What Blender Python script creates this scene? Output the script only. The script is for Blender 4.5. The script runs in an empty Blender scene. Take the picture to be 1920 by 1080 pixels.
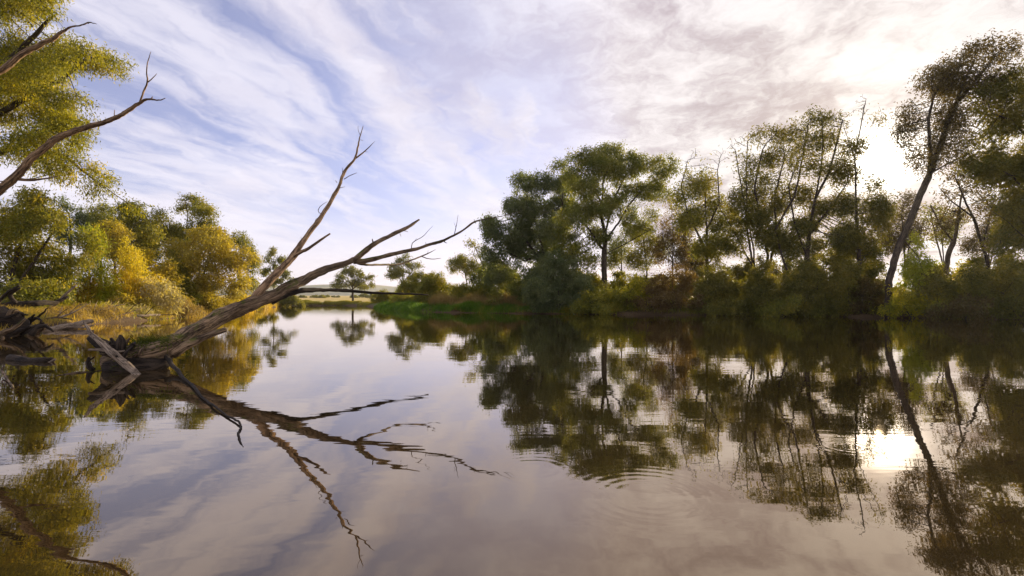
import bpy, math, random
import numpy as np

# ------------------------------------------------------------------ camera
H_EYE = 1.5          # eye height above the water
F = 960.0            # focal length in pixels of a 1920 px wide frame
HOR = 560.0          # image row of the horizon
SC = bpy.context.scene
COL = SC.collection
cam_d = bpy.data.cameras.new('camera')
cam_d.sensor_width = 36.0
cam_d.lens = 18.0
cam_d.shift_y = (HOR - 540.0) / 1920.0
cam_d.clip_start = 0.05
cam_d.clip_end = 12000.0
cam = bpy.data.objects.new('camera', cam_d)
cam.location = (0, 0, H_EYE)
cam.rotation_euler = (math.radians(90), 0, 0)
COL.objects.link(cam)
SC.camera = cam

# ------------------------------------------------------------------ node helper
class NT:
    def __init__(s, tree):
        s.t = tree; s.n = tree.nodes; s.l = tree.links
    def node(s, typ, **kw):
        n = s.n.new(typ)
        for k, v in kw.items(): setattr(n, k, v)
        return n
    def put(s, sock, v):
        if isinstance(v, bpy.types.NodeSocket): s.l.new(v, sock)
        elif isinstance(v, (tuple, list)) and len(v) == 3 and len(getattr(sock, 'default_value', (0, 0, 0))) == 4:
            sock.default_value = (*v, 1)
        else: sock.default_value = v
    def m(s, op, a, b=None, c=None, clamp=False):
        n = s.node('ShaderNodeMath', operation=op, use_clamp=clamp)
        for i, v in enumerate((a, b, c)):
            if v is not None: s.put(n.inputs[i], v)
        return n.outputs[0]
    def vm(s, op, a, b=None, scale=None):
        n = s.node('ShaderNodeVectorMath', operation=op)
        s.put(n.inputs[0], a)
        if b is not None: s.put(n.inputs[1], b)
        if scale is not None: s.put(n.inputs['Scale'], scale)
        return n.outputs['Value'] if op in ('DOT_PRODUCT', 'LENGTH') else n.outputs['Vector']
    def xyz(s, x, y, z):
        n = s.node('ShaderNodeCombineXYZ')
        for i, v in enumerate((x, y, z)): s.put(n.inputs[i], v)
        return n.outputs[0]
    def sep(s, v):
        n = s.node('ShaderNodeSeparateXYZ'); s.put(n.inputs[0], v); return n.outputs
    def noise(s, vec, scale, detail=4, rough=0.55, dist=0.0, color=False):
        n = s.node('ShaderNodeTexNoise')
        if vec is not None: s.put(n.inputs['Vector'], vec)
        n.inputs['Scale'].default_value = scale; n.inputs['Detail'].default_value = detail
        n.inputs['Roughness'].default_value = rough; n.inputs['Distortion'].default_value = dist
        return n.outputs['Color'] if color else n.outputs['Fac']
    def step(s, v, lo, hi, a=0.0, b=1.0):
        n = s.node('ShaderNodeMapRange', interpolation_type='SMOOTHSTEP')
        s.put(n.inputs[0], v)
        for i, q in enumerate((lo, hi, a, b)): s.put(n.inputs[i + 1], q)
        return n.outputs[0]
    def mix(s, f, a, b, blend='MIX'):
        n = s.node('ShaderNodeMix', data_type='RGBA', blend_type=blend)
        s.put(n.inputs[0], f); s.put(n.inputs[6], a); s.put(n.inputs[7], b)
        return n.outputs[2]
    def ramp(s, f, stops):
        n = s.node('ShaderNodeValToRGB'); s.put(n.inputs[0], f)
        el = n.color_ramp.elements
        while len(el) < len(stops): el.new(0.5)
        for e, (p, c) in zip(el, stops): e.position = p; e.color = (*c, 1)
        return n.outputs[0]

# ------------------------------------------------------------------ world: Nishita sky with a sheet of high cloud
SUN_AZ = math.atan2(688, F)                       # right of the view direction (+Y)
SUN_EL = math.atan2(HOR - 296, math.hypot(688, F))
SUN_DIR = (math.sin(SUN_AZ) * math.cos(SUN_EL), math.cos(SUN_AZ) * math.cos(SUN_EL), math.sin(SUN_EL))

world = bpy.data.worlds.new('World')
SC.world = world
world.use_nodes = True
W = NT(world.node_tree)
W.n.clear()
sky = W.node('ShaderNodeTexSky', sky_type='NISHITA')
sky.sun_disc = False
sky.sun_elevation = SUN_EL
sky.sun_rotation = SUN_AZ
sky.air_density = 1.0; sky.dust_density = 0.3; sky.ozone_density = 2.5
d = W.vm('NORMALIZE', W.node('ShaderNodeTexCoord').outputs['Generated'])
dx, dy, dz = W.sep(d)
zz = W.m('ADD', W.m('MAXIMUM', dz, 0.0), 0.10)
qx, qy = W.m('DIVIDE', dx, zz), W.m('DIVIDE', dy, zz)
BAND2_OFF = (37.6, 14.6, 7.7)
BAND_OFF = (55.1, 9.2, 4.4)
CA = math.radians(13)                              # the streaks run this way
u = W.m('SUBTRACT', W.m('MULTIPLY', qx, math.cos(CA)), W.m('MULTIPLY', qy, math.sin(CA)))
v = W.m('ADD', W.m('MULTIPLY', qx, math.sin(CA)), W.m('MULTIPLY', qy, math.cos(CA)))
uv = W.xyz(u, v, 0.0)
warp = W.vm('SCALE', W.vm('SUBTRACT', W.noise(uv, 0.9, 3, 0.5, color=True), (0.5, 0.5, 0.5)), scale=0.8)
uvw = W.vm('ADD', uv, warp)
fine = W.vm('ADD', uv, W.vm('SCALE', W.vm('SUBTRACT', W.noise(uv, 3.5, 4, 0.6, color=True), (0.5, 0.5, 0.5)), scale=0.35))
# long cirrus bands
band = W.noise(W.vm('MULTIPLY', W.vm('ADD', uvw, BAND_OFF), (1.05, 0.19, 1)), 1.0, 4, 0.52)
fib = W.noise(W.vm('MULTIPLY', fine, (5.0, 0.75, 1)), 1.0, 7, 0.62)
cir = W.step(W.m('ADD', band, W.m('MULTIPLY', W.m('SUBTRACT', fib, 0.5), 0.36)), 0.36, 0.62)
band2 = W.noise(W.vm('MULTIPLY', W.vm('ADD', uvw, BAND2_OFF), (1.9, 0.30, 1)), 1.0, 4, 0.55)
cir2 = W.step(W.m('ADD', band2, W.m('MULTIPLY', W.m('SUBTRACT', fib, 0.5), 0.40)), 0.44, 0.66)
cir = W.m('MAXIMUM', cir, W.m('MULTIPLY', cir2, 0.85))
# forward scattering round the sun
ca = W.m('SUBTRACT', 1.0, W.vm('DOT_PRODUCT', d, SUN_DIR))
g_core = W.m('EXPONENT', W.m('MULTIPLY', ca, -1700.0))
g_mid = W.m('EXPONENT', W.m('MULTIPLY', ca, -95.0))
g_wide = W.m('EXPONENT', W.m('MULTIPLY', ca, -7.0))
# mottled altocumulus towards the sun side
puff = W.noise(W.vm('MULTIPLY', W.vm('ADD', fine, (1.7, 5.1, 0)), (4.2, 3.2, 1)), 1.0, 7, 0.66)
big = W.noise(W.vm('ADD', uvw, (7.3, 2.2, 0)), 0.55, 3, 0.5)
side = W.step(W.m('ADD', u, W.m('MULTIPLY', W.m('SUBTRACT', big, 0.5), 2.0)), -1.15, 0.25)
alto = W.m('MULTIPLY', side, W.step(W.m('ADD', puff, W.m('MULTIPLY', W.m('SUBTRACT', big, 0.5), 0.5)), 0.25, 0.52))
veil = W.m('ADD', W.m('MULTIPLY', side, 0.72), W.m('ADD', W.m('MULTIPLY', fib, 0.32), W.m('MULTIPLY', g_wide, 0.55)))
cov = W.m('MAXIMUM', W.m('MAXIMUM', W.m('MULTIPLY', cir, 0.93), alto), veil)
low = W.step(dz, 0.0, 0.22, 0.90, 0.0)            # thicker slant path near the horizon
cov = W.m('MINIMUM', W.m('MAXIMUM', cov, low), 1.0)
# thickness of the cloud sheet -> how grey it is from below
thick = W.noise(W.vm('MULTIPLY', W.vm('ADD', uvw, (4.4, 9.7, 0)), (1.1, 0.9, 1)), 1.0, 6, 0.58)
th = W.m('MULTIPLY', W.step(W.m('ADD', thick, W.m('MULTIPLY', W.m('SUBTRACT', puff, 0.5), 0.90)), 0.36, 0.68), W.m('ADD', W.m('MULTIPLY', side, 0.85), 0.15))
bright = W.m('ADD', 1.04, W.m('MULTIPLY', g_wide, 0.02))
white = W.mix(g_wide, (0.94, 0.90, 1.00), (1.0, 0.93, 0.88))
grey = W.mix(g_wide, (0.55, 0.48, 0.60), (0.58, 0.49, 0.47))
ccol = W.vm('SCALE', W.mix(th, white, grey), scale=bright)
EXPO = 1.0
EG = 2.0 ** -EXPO
SKY_STRENGTH = 0.15 * EG
blue = W.mix(1.0, W.vm('SCALE', sky.outputs[0], scale=1.0), (1.62, 1.12, 1.28), 'MULTIPLY')
ccol10 = W.vm('SCALE', ccol, scale=EG / SKY_STRENGTH)
tot = W.mix(cov, blue, ccol10)
glow = W.vm('ADD', W.vm('SCALE', (1.0, 0.93, 0.80), scale=W.m('MULTIPLY', g_core, 4.2 / SKY_STRENGTH)),
            W.vm('SCALE', (1.0, 0.84, 0.66), scale=W.m('MULTIPLY', g_mid, 0.12 / SKY_STRENGTH)))
bg = W.node('ShaderNodeBackground')
W.put(bg.inputs[0], W.vm('ADD', tot, glow))
bg.inputs[1].default_value = SKY_STRENGTH
W.l.new(bg.outputs[0], W.node('ShaderNodeOutputWorld').inputs[0])

# ------------------------------------------------------------------ sun
sun_d = bpy.data.lights.new('sun', 'SUN')
sun_d.energy = 5.0
sun_d.angle = math.radians(0.55)
sun_d.color = (1.0, 0.80, 0.52)
sun = bpy.data.objects.new('sun', sun_d)
from mathutils import Vector
sun.rotation_euler = Vector(SUN_DIR).to_track_quat('Z', 'Y').to_euler()
sun.location = (60, 80, 40)
COL.objects.link(sun)

vs = SC.view_settings
SC.display_settings.display_device = 'sRGB'
vs.view_transform = 'Standard'; vs.look = 'None'; vs.gamma = 1.0; vs.exposure = EXPO
vs.use_curve_mapping = False
cy = SC.cycles
cy.max_bounces = 10; cy.diffuse_bounces = 5; cy.glossy_bounces = 3; cy.transmission_bounces = 4; cy.transparent_max_bounces = 4
cy.sample_clamp_indirect = 6.0
HAZE = 0.00012
cy.use_denoising = True

# ------------------------------------------------------------------ geometry helpers
def P(px, py, Y):
    """the point that lies Y metres ahead on the sight line of image point (px, py)"""
    return np.array([(px - 960.0) / F * Y, Y, H_EYE + (HOR - py) / F * Y])

def tag(o, label=None, cat=None, group=None, kind=None):
    for k, q in (('label', label), ('category', cat), ('group', group), ('kind', kind)):
        if q: o[k] = q
    return o

def empty(name, loc):
    o = bpy.data.objects.new(name, None)
    o.location = loc; o.empty_display_size = 0.3
    COL.objects.link(o)
    return o

def mesh_obj(name, verts, faces, mat, parent=None, smooth=False, fattr=None, vattr=None, origin=None):
    """faces: int array (n, k). origin: world point that becomes the object's / parent's local origin"""
    verts = np.asarray(verts, np.float32)
    if origin is not None: verts = verts - np.asarray(origin, np.float32)
    faces = np.asarray(faces, np.int32)
    me = bpy.data.meshes.new(name)
    k = faces.shape[1]
    me.vertices.add(len(verts)); me.vertices.foreach_set('co', verts.ravel())
    me.loops.add(faces.size); me.loops.foreach_set('vertex_index', faces.ravel())
    me.polygons.add(len(faces))
    me.polygons.foreach_set('loop_start', np.arange(0, faces.size, k, dtype=np.int32))
    me.polygons.foreach_set('loop_total', np.full(len(faces), k, np.int32))
    me.polygons.foreach_set('use_smooth', np.full(len(faces), smooth, bool))
    if fattr is not None:
        a = me.attributes.new('tint', 'FLOAT', 'FACE'); a.data.foreach_set('value', np.asarray(fattr, np.float32))
    if vattr is not None:
        a = me.attributes.new('tc', 'FLOAT_VECTOR', 'POINT'); a.data.foreach_set('vector', np.asarray(vattr, np.float32).ravel())
    me.update(calc_edges=True)
    me.materials.append(mat)
    o = bpy.data.objects.new(name, me)
    COL.objects.link(o)
    if parent is not None: o.parent = parent
    elif origin is not None: o.location = origin
    return o

class Geo:
    """collects quads"""
    def __init__(s): s.v = []; s.f = []; s.t = []; s.n = 0
    def add(s, v, f, t=None):
        s.v.append(v); s.f.append(f + s.n); s.n += len(v)
        s.t.append(t if t is not None else np.zeros((len(v), 3)))
    def build(s, name, mat, parent=None, origin=None, smooth=True):
        return mesh_obj(name, np.vstack(s.v), np.vstack(s.f), mat, parent, smooth, vattr=np.vstack(s.t), origin=origin)

def unit(a):
    return a / np.maximum(np.linalg.norm(a, axis=-1, keepdims=True), 1e-9)

def tube(pts, rad, sides=6, rough=0.0, rng=None, cap=True):
    pts = np.asarray(pts, float); rad = np.asarray(rad, float)
    if cap:
        t0 = unit(pts[1] - pts[0]); t1 = unit(pts[-1] - pts[-2])
        pts = np.vstack([pts[0] + t0 * 1e-4, pts, pts[-1] + t1 * rad[-1] * 0.35])
        rad = np.concatenate([[rad[0] * 0.02], rad, [rad[-1] * 0.05]])
    n = len(pts)
    tan = unit(np.gradient(pts, axis=0))
    mt = np.abs(tan.mean(0)); ref = np.zeros(3); ref[int(np.argmin(mt))] = 1.0
    a = unit(np.cross(tan, ref)); b = np.cross(tan, a)
    th = np.linspace(0, 2 * math.pi, sides, endpoint=False)
    seg = np.concatenate([[0], np.cumsum(np.linalg.norm(np.diff(pts, axis=0), axis=1))])
    R = rad[:, None] * np.ones(sides)
    if rough and rng is not None:
        k = 0
        for q in range(7):
            fa = rng.integers(1, 6); fl = rng.uniform(0.4, 7.0)
            k = k + np.sin(fa * th[None, :] + fl * seg[:, None] * 1.5 + rng.uniform(0, 7)) * rng.uniform(0.4, 1.0)
        R = R * (1 + rough * k / 2.2)
    v = pts[:, None, :] + R[:, :, None] * (np.cos(th)[None, :, None] * a[:, None, :] + np.sin(th)[None, :, None] * b[:, None, :])
    i = np.arange(n - 1)[:, None] * sides; j = np.arange(sides)[None, :]; j2 = (j + 1) % sides
    f = np.stack([i + j, i + j2, i + sides + j2, i + sides + j], -1).reshape(-1, 4)
    r0 = max(rad.max(), 1e-3)
    tc = np.stack([np.cos(th)[None, :] * r0 + 0 * R, np.sin(th)[None, :] * r0 + 0 * R, seg[:, None] + 0 * R], -1).reshape(-1, 3)
    return v.reshape(-1, 3), f, tc

def curve(ctrl, n):
    """Catmull-Rom through control rows (any number of columns)"""
    c = np.asarray(ctrl, float)
    c = np.vstack([2 * c[0] - c[1], c, 2 * c[-1] - c[-2]])
    m = len(c) - 3
    out = []
    for t in np.linspace(0, m - 1e-6, n):
        i = int(t); q = t - i
        p0, p1, p2, p3 = c[i:i + 4]
        out.append(0.5 * (2 * p1 + (p2 - p0) * q + (2 * p0 - 5 * p1 + 4 * p2 - p3) * q * q + (3 * p1 - p0 - 3 * p2 + p3) * q ** 3))
    return np.array(out)

# ------------------------------------------------------------------ materials
def new_mat(name):
    m = bpy.data.materials.new(name); m.use_nodes = True
    t = NT(m.node_tree); t.n.clear()
    out = t.node('ShaderNodeOutputMaterial')
    return m, t, out

def leaf_mat(name, cols, trans=0.48, tcol=(1.3, 1.2, 0.40)):
    m, t, out = new_mat(name)
    a = t.node('ShaderNodeAttribute', attribute_name='tint')
    n = t.noise(t.node('ShaderNodeNewGeometry').outputs['Position'], 0.35, 3, 0.6)
    f = t.m('ADD', t.m('MULTIPLY', a.outputs['Fac'], 0.7), t.m('MULTIPLY', t.step(n, 0.3, 0.7), 0.3))
    stops = [(i / (len(cols) - 1), c) for i, c in enumerate(cols)]
    c = t.ramp(f, stops)
    p = t.node('ShaderNodeBsdfPrincipled')
    t.put(p.inputs['Base Color'], c); p.inputs['Roughness'].default_value = 0.55
    p.inputs['Specular IOR Level'].default_value = 0.25
    tr = t.node('ShaderNodeBsdfTranslucent')
    t.put(tr.inputs[0], t.mix(1.0, c, tcol, 'MULTIPLY'))
    mx = t.node('ShaderNodeMixShader'); mx.inputs[0].default_value = trans
    t.l.new(p.outputs[0], mx.inputs[1]); t.l.new(tr.outputs[0], mx.inputs[2])
    t.l.new(mx.outputs[0], out.inputs[0])
    return m

def bark_mat(name, c1, c2, moss=None, scale=6.0, bump=0.6):
    m, t, out = new_mat(name)
    tc = t.node('ShaderNodeAttribute', attribute_name='tc').outputs['Vector']
    st = t.vm('MULTIPLY', tc, (1.0, 1.0, 0.16))
    n1 = t.noise(st, scale * 2.2, 6, 0.65, 0.4)
    n2 = t.noise(tc, scale * 0.35, 4, 0.6)
    crack = t.step(t.noise(st, scale * 3.6, 3, 0.5), 0.47, 0.53)
    f = t.m('ADD', t.m('MULTIPLY', n1, 0.75), t.m('MULTIPLY', n2, 0.4))
    c = t.mix(t.step(f, 0.42, 0.70), c1, c2)
    if moss:
        g = t.node('ShaderNodeNewGeometry')
        up = t.sep(g.outputs['Normal'])[2]
        mk = t.m('MULTIPLY', t.step(up, 0.0, 0.6), t.step(t.noise(g.outputs['Position'], 2.3, 5, 0.65), 0.50, 0.62))
        c = t.mix(mk, c, moss)
    fis = t.m('ABSOLUTE', t.m('SUBTRACT', t.noise(t.vm('MULTIPLY', tc, (1.0, 1.0, 0.10)), scale * 1.9, 5, 0.6, 0.6), 0.5))
    split = t.step(fis, 0.0, 0.035, 0.22, 1.0)             # drying cracks along the grain
    c = t.mix(1.0, c, t.xyz(split, split, split), 'MULTIPLY')
    p = t.node('ShaderNodeBsdfPrincipled')
    t.put(p.inputs['Base Color'], c); p.inputs['Roughness'].default_value = 0.85
    p.inputs['Specular IOR Level'].default_value = 0.25
    b = t.node('ShaderNodeBump'); b.inputs['Strength'].default_value = bump; b.inputs['Distance'].default_value = 0.04
    t.put(b.inputs['Height'], t.m('ADD', n1, t.m('ADD', t.m('MULTIPLY', crack, 0.5), t.m('MULTIPLY', split, 0.9))))
    t.l.new(b.outputs[0], p.inputs['Normal'])
    t.l.new(p.outputs[0], out.inputs[0])
    return m

M = {}
M['willow'] = leaf_mat('willow_leaves', [(0.064, 0.094, 0.019), (0.130, 0.160, 0.030), (0.227, 0.235, 0.052), (0.347, 0.302, 0.061)])
M['willow_grey'] = leaf_mat('grey_willow_leaves', [(0.056, 0.089, 0.035), (0.114, 0.149, 0.067), (0.179, 0.211, 0.089), (0.244, 0.259, 0.105)])
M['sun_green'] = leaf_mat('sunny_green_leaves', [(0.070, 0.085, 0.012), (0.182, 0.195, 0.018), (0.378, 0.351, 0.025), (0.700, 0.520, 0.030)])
M['gold'] = leaf_mat('golden_leaves', [(0.181, 0.159, 0.018), (0.337, 0.288, 0.026), (0.491, 0.388, 0.031), (0.570, 0.359, 0.029)])
M['yellow'] = leaf_mat('yellow_leaves', [(0.242, 0.229, 0.028), (0.459, 0.399, 0.041), (0.628, 0.507, 0.055), (0.700, 0.483, 0.055)])
M['olive'] = leaf_mat('olive_leaves', [(0.078, 0.093, 0.018), (0.155, 0.171, 0.028), (0.265, 0.248, 0.034), (0.404, 0.310, 0.039)])
M['ochre'] = leaf_mat('ochre_leaves', [(0.137, 0.139, 0.031), (0.276, 0.241, 0.045), (0.430, 0.352, 0.056), (0.545, 0.407, 0.067)])
M['pale'] = leaf_mat('pale_grey_leaves', [(0.207, 0.184, 0.081), (0.345, 0.310, 0.149), (0.483, 0.425, 0.230), (0.575, 0.506, 0.276)])
M['brown'] = leaf_mat('autumn_brown_leaves', [(0.042, 0.036, 0.015), (0.080, 0.065, 0.022), (0.131, 0.101, 0.033), (0.187, 0.123, 0.039)])
M['russet'] = leaf_mat('russet_leaves', [(0.065, 0.048, 0.022), (0.123, 0.085, 0.033), (0.188, 0.133, 0.050), (0.231, 0.190, 0.066)])
M['lime'] = leaf_mat('lime_leaves', [(0.156, 0.204, 0.018), (0.276, 0.336, 0.024), (0.408, 0.432, 0.030), (0.504, 0.456, 0.036)])
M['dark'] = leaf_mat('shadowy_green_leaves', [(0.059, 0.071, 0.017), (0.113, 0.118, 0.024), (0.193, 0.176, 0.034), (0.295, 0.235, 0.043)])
M['far'] = leaf_mat('far_tree_leaves', [(0.075, 0.090, 0.026), (0.135, 0.149, 0.039), (0.209, 0.209, 0.052), (0.269, 0.239, 0.065)])
M['grass'] = leaf_mat('grass_blades', [(0.04, 0.09, 0.010), (0.07, 0.15, 0.014), (0.11, 0.21, 0.02), (0.18, 0.25, 0.03)])
M['straw'] = leaf_mat('dry_reed_blades', [(0.12, 0.085, 0.035), (0.20, 0.145, 0.06), (0.28, 0.21, 0.09), (0.36, 0.28, 0.13)])
M['goldgrass'] = leaf_mat('golden_grass_blades', [(0.208, 0.156, 0.039), (0.364, 0.273, 0.065), (0.494, 0.364, 0.091), (0.390, 0.364, 0.065)])
M['bark'] = bark_mat('bark', (0.035, 0.026, 0.018), (0.10, 0.075, 0.05), None, 5.0, 0.5)
M['bark_pale'] = bark_mat('pale_bark', (0.07, 0.05, 0.035), (0.20, 0.15, 0.10), None, 5.0, 0.5)
M['dead'] = bark_mat('weathered_dead_wood', (0.070, 0.046, 0.026), (0.34, 0.24, 0.14), (0.10, 0.11, 0.018), 7.0, 0.9)
M['dead_bare'] = bark_mat('warm_lit_dead_wood', (0.13, 0.08, 0.045), (0.50, 0.33, 0.18), None, 7.0, 0.9)  # base colour raised and warmed, standing in for sunlight reflected off the water
M['dead_pale'] = bark_mat('pale_driftwood', (0.17, 0.125, 0.08), (0.40, 0.32, 0.23), None, 8.0, 0.8)
M['dead_dark'] = bark_mat('wet_dark_wood', (0.018, 0.013, 0.009), (0.065, 0.048, 0.032), None, 7.0, 0.8)
M['moss'] = leaf_mat('moss_tufts', [(0.03, 0.045, 0.008), (0.06, 0.08, 0.012), (0.10, 0.12, 0.018), (0.15, 0.15, 0.03)])

# ------------------------------------------------------------------ plants
def colonize(paths, att, step, kill, rng, max_it=90, jit=0.16, up=0.05):
    """grow a branch skeleton from the starting paths towards the points att; returns node positions and parents"""
    cap = 40000
    pos = np.zeros((cap, 3)); par = np.full(cap, -1, int); fl = np.zeros(cap); n = 0
    for pi_, (path, attach) in enumerate(paths):
        p = np.asarray(path, float)
        if attach and n:
            prev = int(np.argmin(((pos[:n] - p[0]) ** 2).sum(1)))
            p = np.vstack([pos[prev], p[1:]])
        else: prev = -1
        seg = np.linalg.norm(np.diff(p, axis=0), axis=1); cs = np.concatenate([[0], np.cumsum(seg)])
        m = max(2, int(cs[-1] / step) + 1)
        q = np.stack([np.interp(np.linspace(0, cs[-1], m), cs, p[:, k]) for k in range(3)], 1)
        wob = np.cumsum(rng.normal(0, step * 0.06, q.shape), 0); q = q + wob - wob[-1] * np.linspace(0, 1, m)[:, None]
        for i in range(1 if prev >= 0 else 0, m):
            pos[n] = q[i]; par[n] = prev; fl[n] = (1 - i / m) * (1.0 if pi_ == 0 else 0.45); prev = n; n += 1
    att = att.copy()
    D = np.full(len(att), 1e9); N = np.zeros(len(att), int)
    lo = 0
    for it in range(max_it):
        for c in range(lo, n, 400):
            blk = pos[c:min(c + 400, n)]
            d2 = ((att[:, None, :] - blk[None]) ** 2).sum(2)
            j = d2.argmin(1); dm = d2[np.arange(len(att)), j]
            w = dm < D
            D[w] = dm[w]; N[w] = j[w] + c
        keep = D > kill * kill
        att, D, N = att[keep], D[keep], N[keep]
        if not len(att): break
        dirs = unit(att - pos[N])
        acc = np.zeros((n, 3)); np.add.at(acc, N, dirs)
        ids = np.unique(N)
        dv = unit(acc[ids] + rng.normal(0, jit, (len(ids), 3)) + np.array([0, 0, up]))
        new = pos[ids] + dv * step
        k = len(ids)
        if n + k >= cap: break
        pos[n:n + k] = new; par[n:n + k] = ids
        lo = n; n += k
    return pos[:n], par[:n], fl[:n]

DENS = 3.6
def tree(name, label, cat, base, lobes, paths, leaf, bark='bark', group=None, seed=1, r_base=0.3, r_tip=0.010,
         spacing=0.62, per=16, L=0.26, Wd=0.075, droop=0.5, spread=0.34, limbs=0, thin=4, step=None, trunk_name='trunk', crown_name='crown', up=0.05):
    """lobes: (centre, radii, leafiness); paths: [(points, attach)] start of the skeleton; base: world origin"""
    rng = np.random.default_rng(seed)
    spacing *= 0.84; per *= DENS; Wd *= 0.62; L *= 0.92; spread *= 0.86; r_base *= 0.8
    att = []
    for c, r, lf in lobes:
        vol = 4.19 * r[0] * r[1] * r[2]
        k = max(6, int(vol / spacing ** 3 * 0.8))
        ns = 4                                             # a lobe is a few smaller tufts, so its edge is uneven
        sc_ = unit(rng.normal(0, 1, (ns, 3))) * rng.uniform(0.2, 0.65, (ns, 1)); sr = rng.uniform(0.55, 0.9, (ns, 1))
        w_ = rng.integers(0, ns, k)
        q = unit(rng.normal(0, 1, (k, 3))) * (rng.random((k, 1)) ** 0.42)
        q *= (0.82 + 0.35 * rng.random((k, 1)))
        att.append(c + (sc_[w_] + q * sr[w_]) * r)
    att = np.vstack(att)
    st = step or spacing * 0.62
    pos, par, floor_ = colonize(paths, att, st, spacing * 0.75, rng, up=up)
    n = len(pos)
    cnt = np.zeros(n); has = np.zeros(n, bool); has[par[par >= 0]] = True
    cnt[~has] = 1
    hgt = np.zeros(n, int)
    for i in range(n - 1, -1, -1):
        p = par[i]
        if p >= 0:
            cnt[p] += cnt[i]; hgt[p] = max(hgt[p], hgt[i] + 1)
    big = cnt.max()
    ex = math.log(r_base / r_tip) / math.log(max(big, 3))
    rad = np.maximum(r_tip * cnt ** ex, floor_ * r_base * 0.42)
    for i in range(n - 1, -1, -1):
        if par[i] >= 0: rad[par[i]] = max(rad[par[i]], rad[i])
    # main child of every node
    main = np.full(n, -1); best = np.full(n, -1.0)
    for i in range(n):
        p = par[i]
        if p >= 0 and cnt[i] + hgt[i] * 0.01 > best[p]: best[p] = cnt[i] + hgt[i] * 0.01; main[p] = i
    root = empty(name, base)
    tag(root, label, cat, group)
    trunk = {}; limb_geo = {}
    rt_ = np.arange(n)                         # the stem each node springs from
    for i in range(n):
        if par[i] >= 0: rt_[i] = rt_[par[i]]
    owner = np.full(n, -1)                     # which limb a chain belongs to
    starts = [i for i in range(n) if par[i] < 0 or main[par[i]] != i]
    r_limb = np.sort(rad[[i for i in starts if par[i] >= 0]])[::-1]
    lim = max(r_limb[min(limbs, len(r_limb) - 1)], 0.03) if limbs and len(r_limb) else 1e9
    for s in starts:
        ch = [s]
        while main[ch[-1]] >= 0: ch.append(main[ch[-1]])
        ow = -1
        if par[s] >= 0:
            ow = owner[par[s]]
            if ow < 0 and rad[s] > lim: ow = s
        owner[ch] = ow
        idx = ([par[s]] if par[s] >= 0 else []) + ch
        if len(idx) < 2: continue
        r = rad[idx].copy()
        if par[s] >= 0: r[0] = r[1]
        else: r[0] *= 1.35; r[1:3] *= 1.12
        sides = 9 if r[0] > 0.15 else 6 if r[0] > 0.05 else 4 if r[0] > 0.02 else 3
        g = trunk.setdefault(rt_[s], Geo()) if ow < 0 else limb_geo.setdefault(ow, Geo())
        g.add(*tube(pos[idx], r, sides, 0.07 if sides > 6 else 0, rng, cap=False))
    for g in trunk.values(): g.build(trunk_name, M[bark], root, base)
    for g in limb_geo.values(): g.build('limb', M[bark], root, base)
    # leaves
    C = np.array([c for c, r, lf in lobes]); Rr = np.array([r for c, r, lf in lobes]); LF = np.array([lf for c, r, lf in lobes])
    tips = np.where(hgt <= thin)[0]
    tips = tips[par[tips] >= 0]
    dn = (((pos[tips][:, None, :] - C[None]) / Rr[None]) ** 2).sum(2)
    near = dn.argmin(1)
    lf = LF[near] * np.where(dn.min(1) < 1.9, 1, 0.25)
    num = rng.poisson(per * lf)
    rep = np.repeat(np.arange(len(tips)), num)
    if len(rep):
        k = len(rep)
        bp = pos[tips][rep]; bd = unit(pos[tips] - pos[par[tips]])[rep]
        t = rng.random((k, 1))
        off = rng.normal(0, spread, (k, 3)) * np.array([1, 1, 0.8]) + bd * t * spread * 0.6
        off[:, 2] -= (t[:, 0] ** 1.5) * droop * spread * 2.2
        p0 = bp + off
        dirv = unit(bd * 0.5 + rng.normal(0, 0.55, (k, 3)) + np.array([0, 0, -droop * 1.2]))
        side = unit(np.cross(dirv, rng.normal(0, 1, (k, 3))))
        sz = rng.uniform(0.65, 1.3, (k, 1))
        a = p0 - side * Wd * sz; b = p0 + side * Wd * sz; c = p0 + dirv * L * sz
        v = np.stack([a, b, c], 1).reshape(-1, 3)
        f = np.arange(k * 3).reshape(-1, 3)
        tint = np.clip(0.45 * rng.random(len(tips))[rep] + 0.55 * rng.random(k), 0, 1)
        o = mesh_obj(crown_name, v, f, M[leaf], root, False, fattr=tint, origin=base)
        o['kind'] = 'stuff'
    return root

def copy_tree(o, loc, rz=0.0, s=1.0, label=None):
    c = o.copy(); COL.objects.link(c); c.location = loc; c.rotation_euler = (0, 0, rz); c.scale = (s, s, s)
    if label: c['label'] = label
    for ch in list(o.children):
        k = ch.copy(); COL.objects.link(k); k.parent = c
    return c

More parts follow.
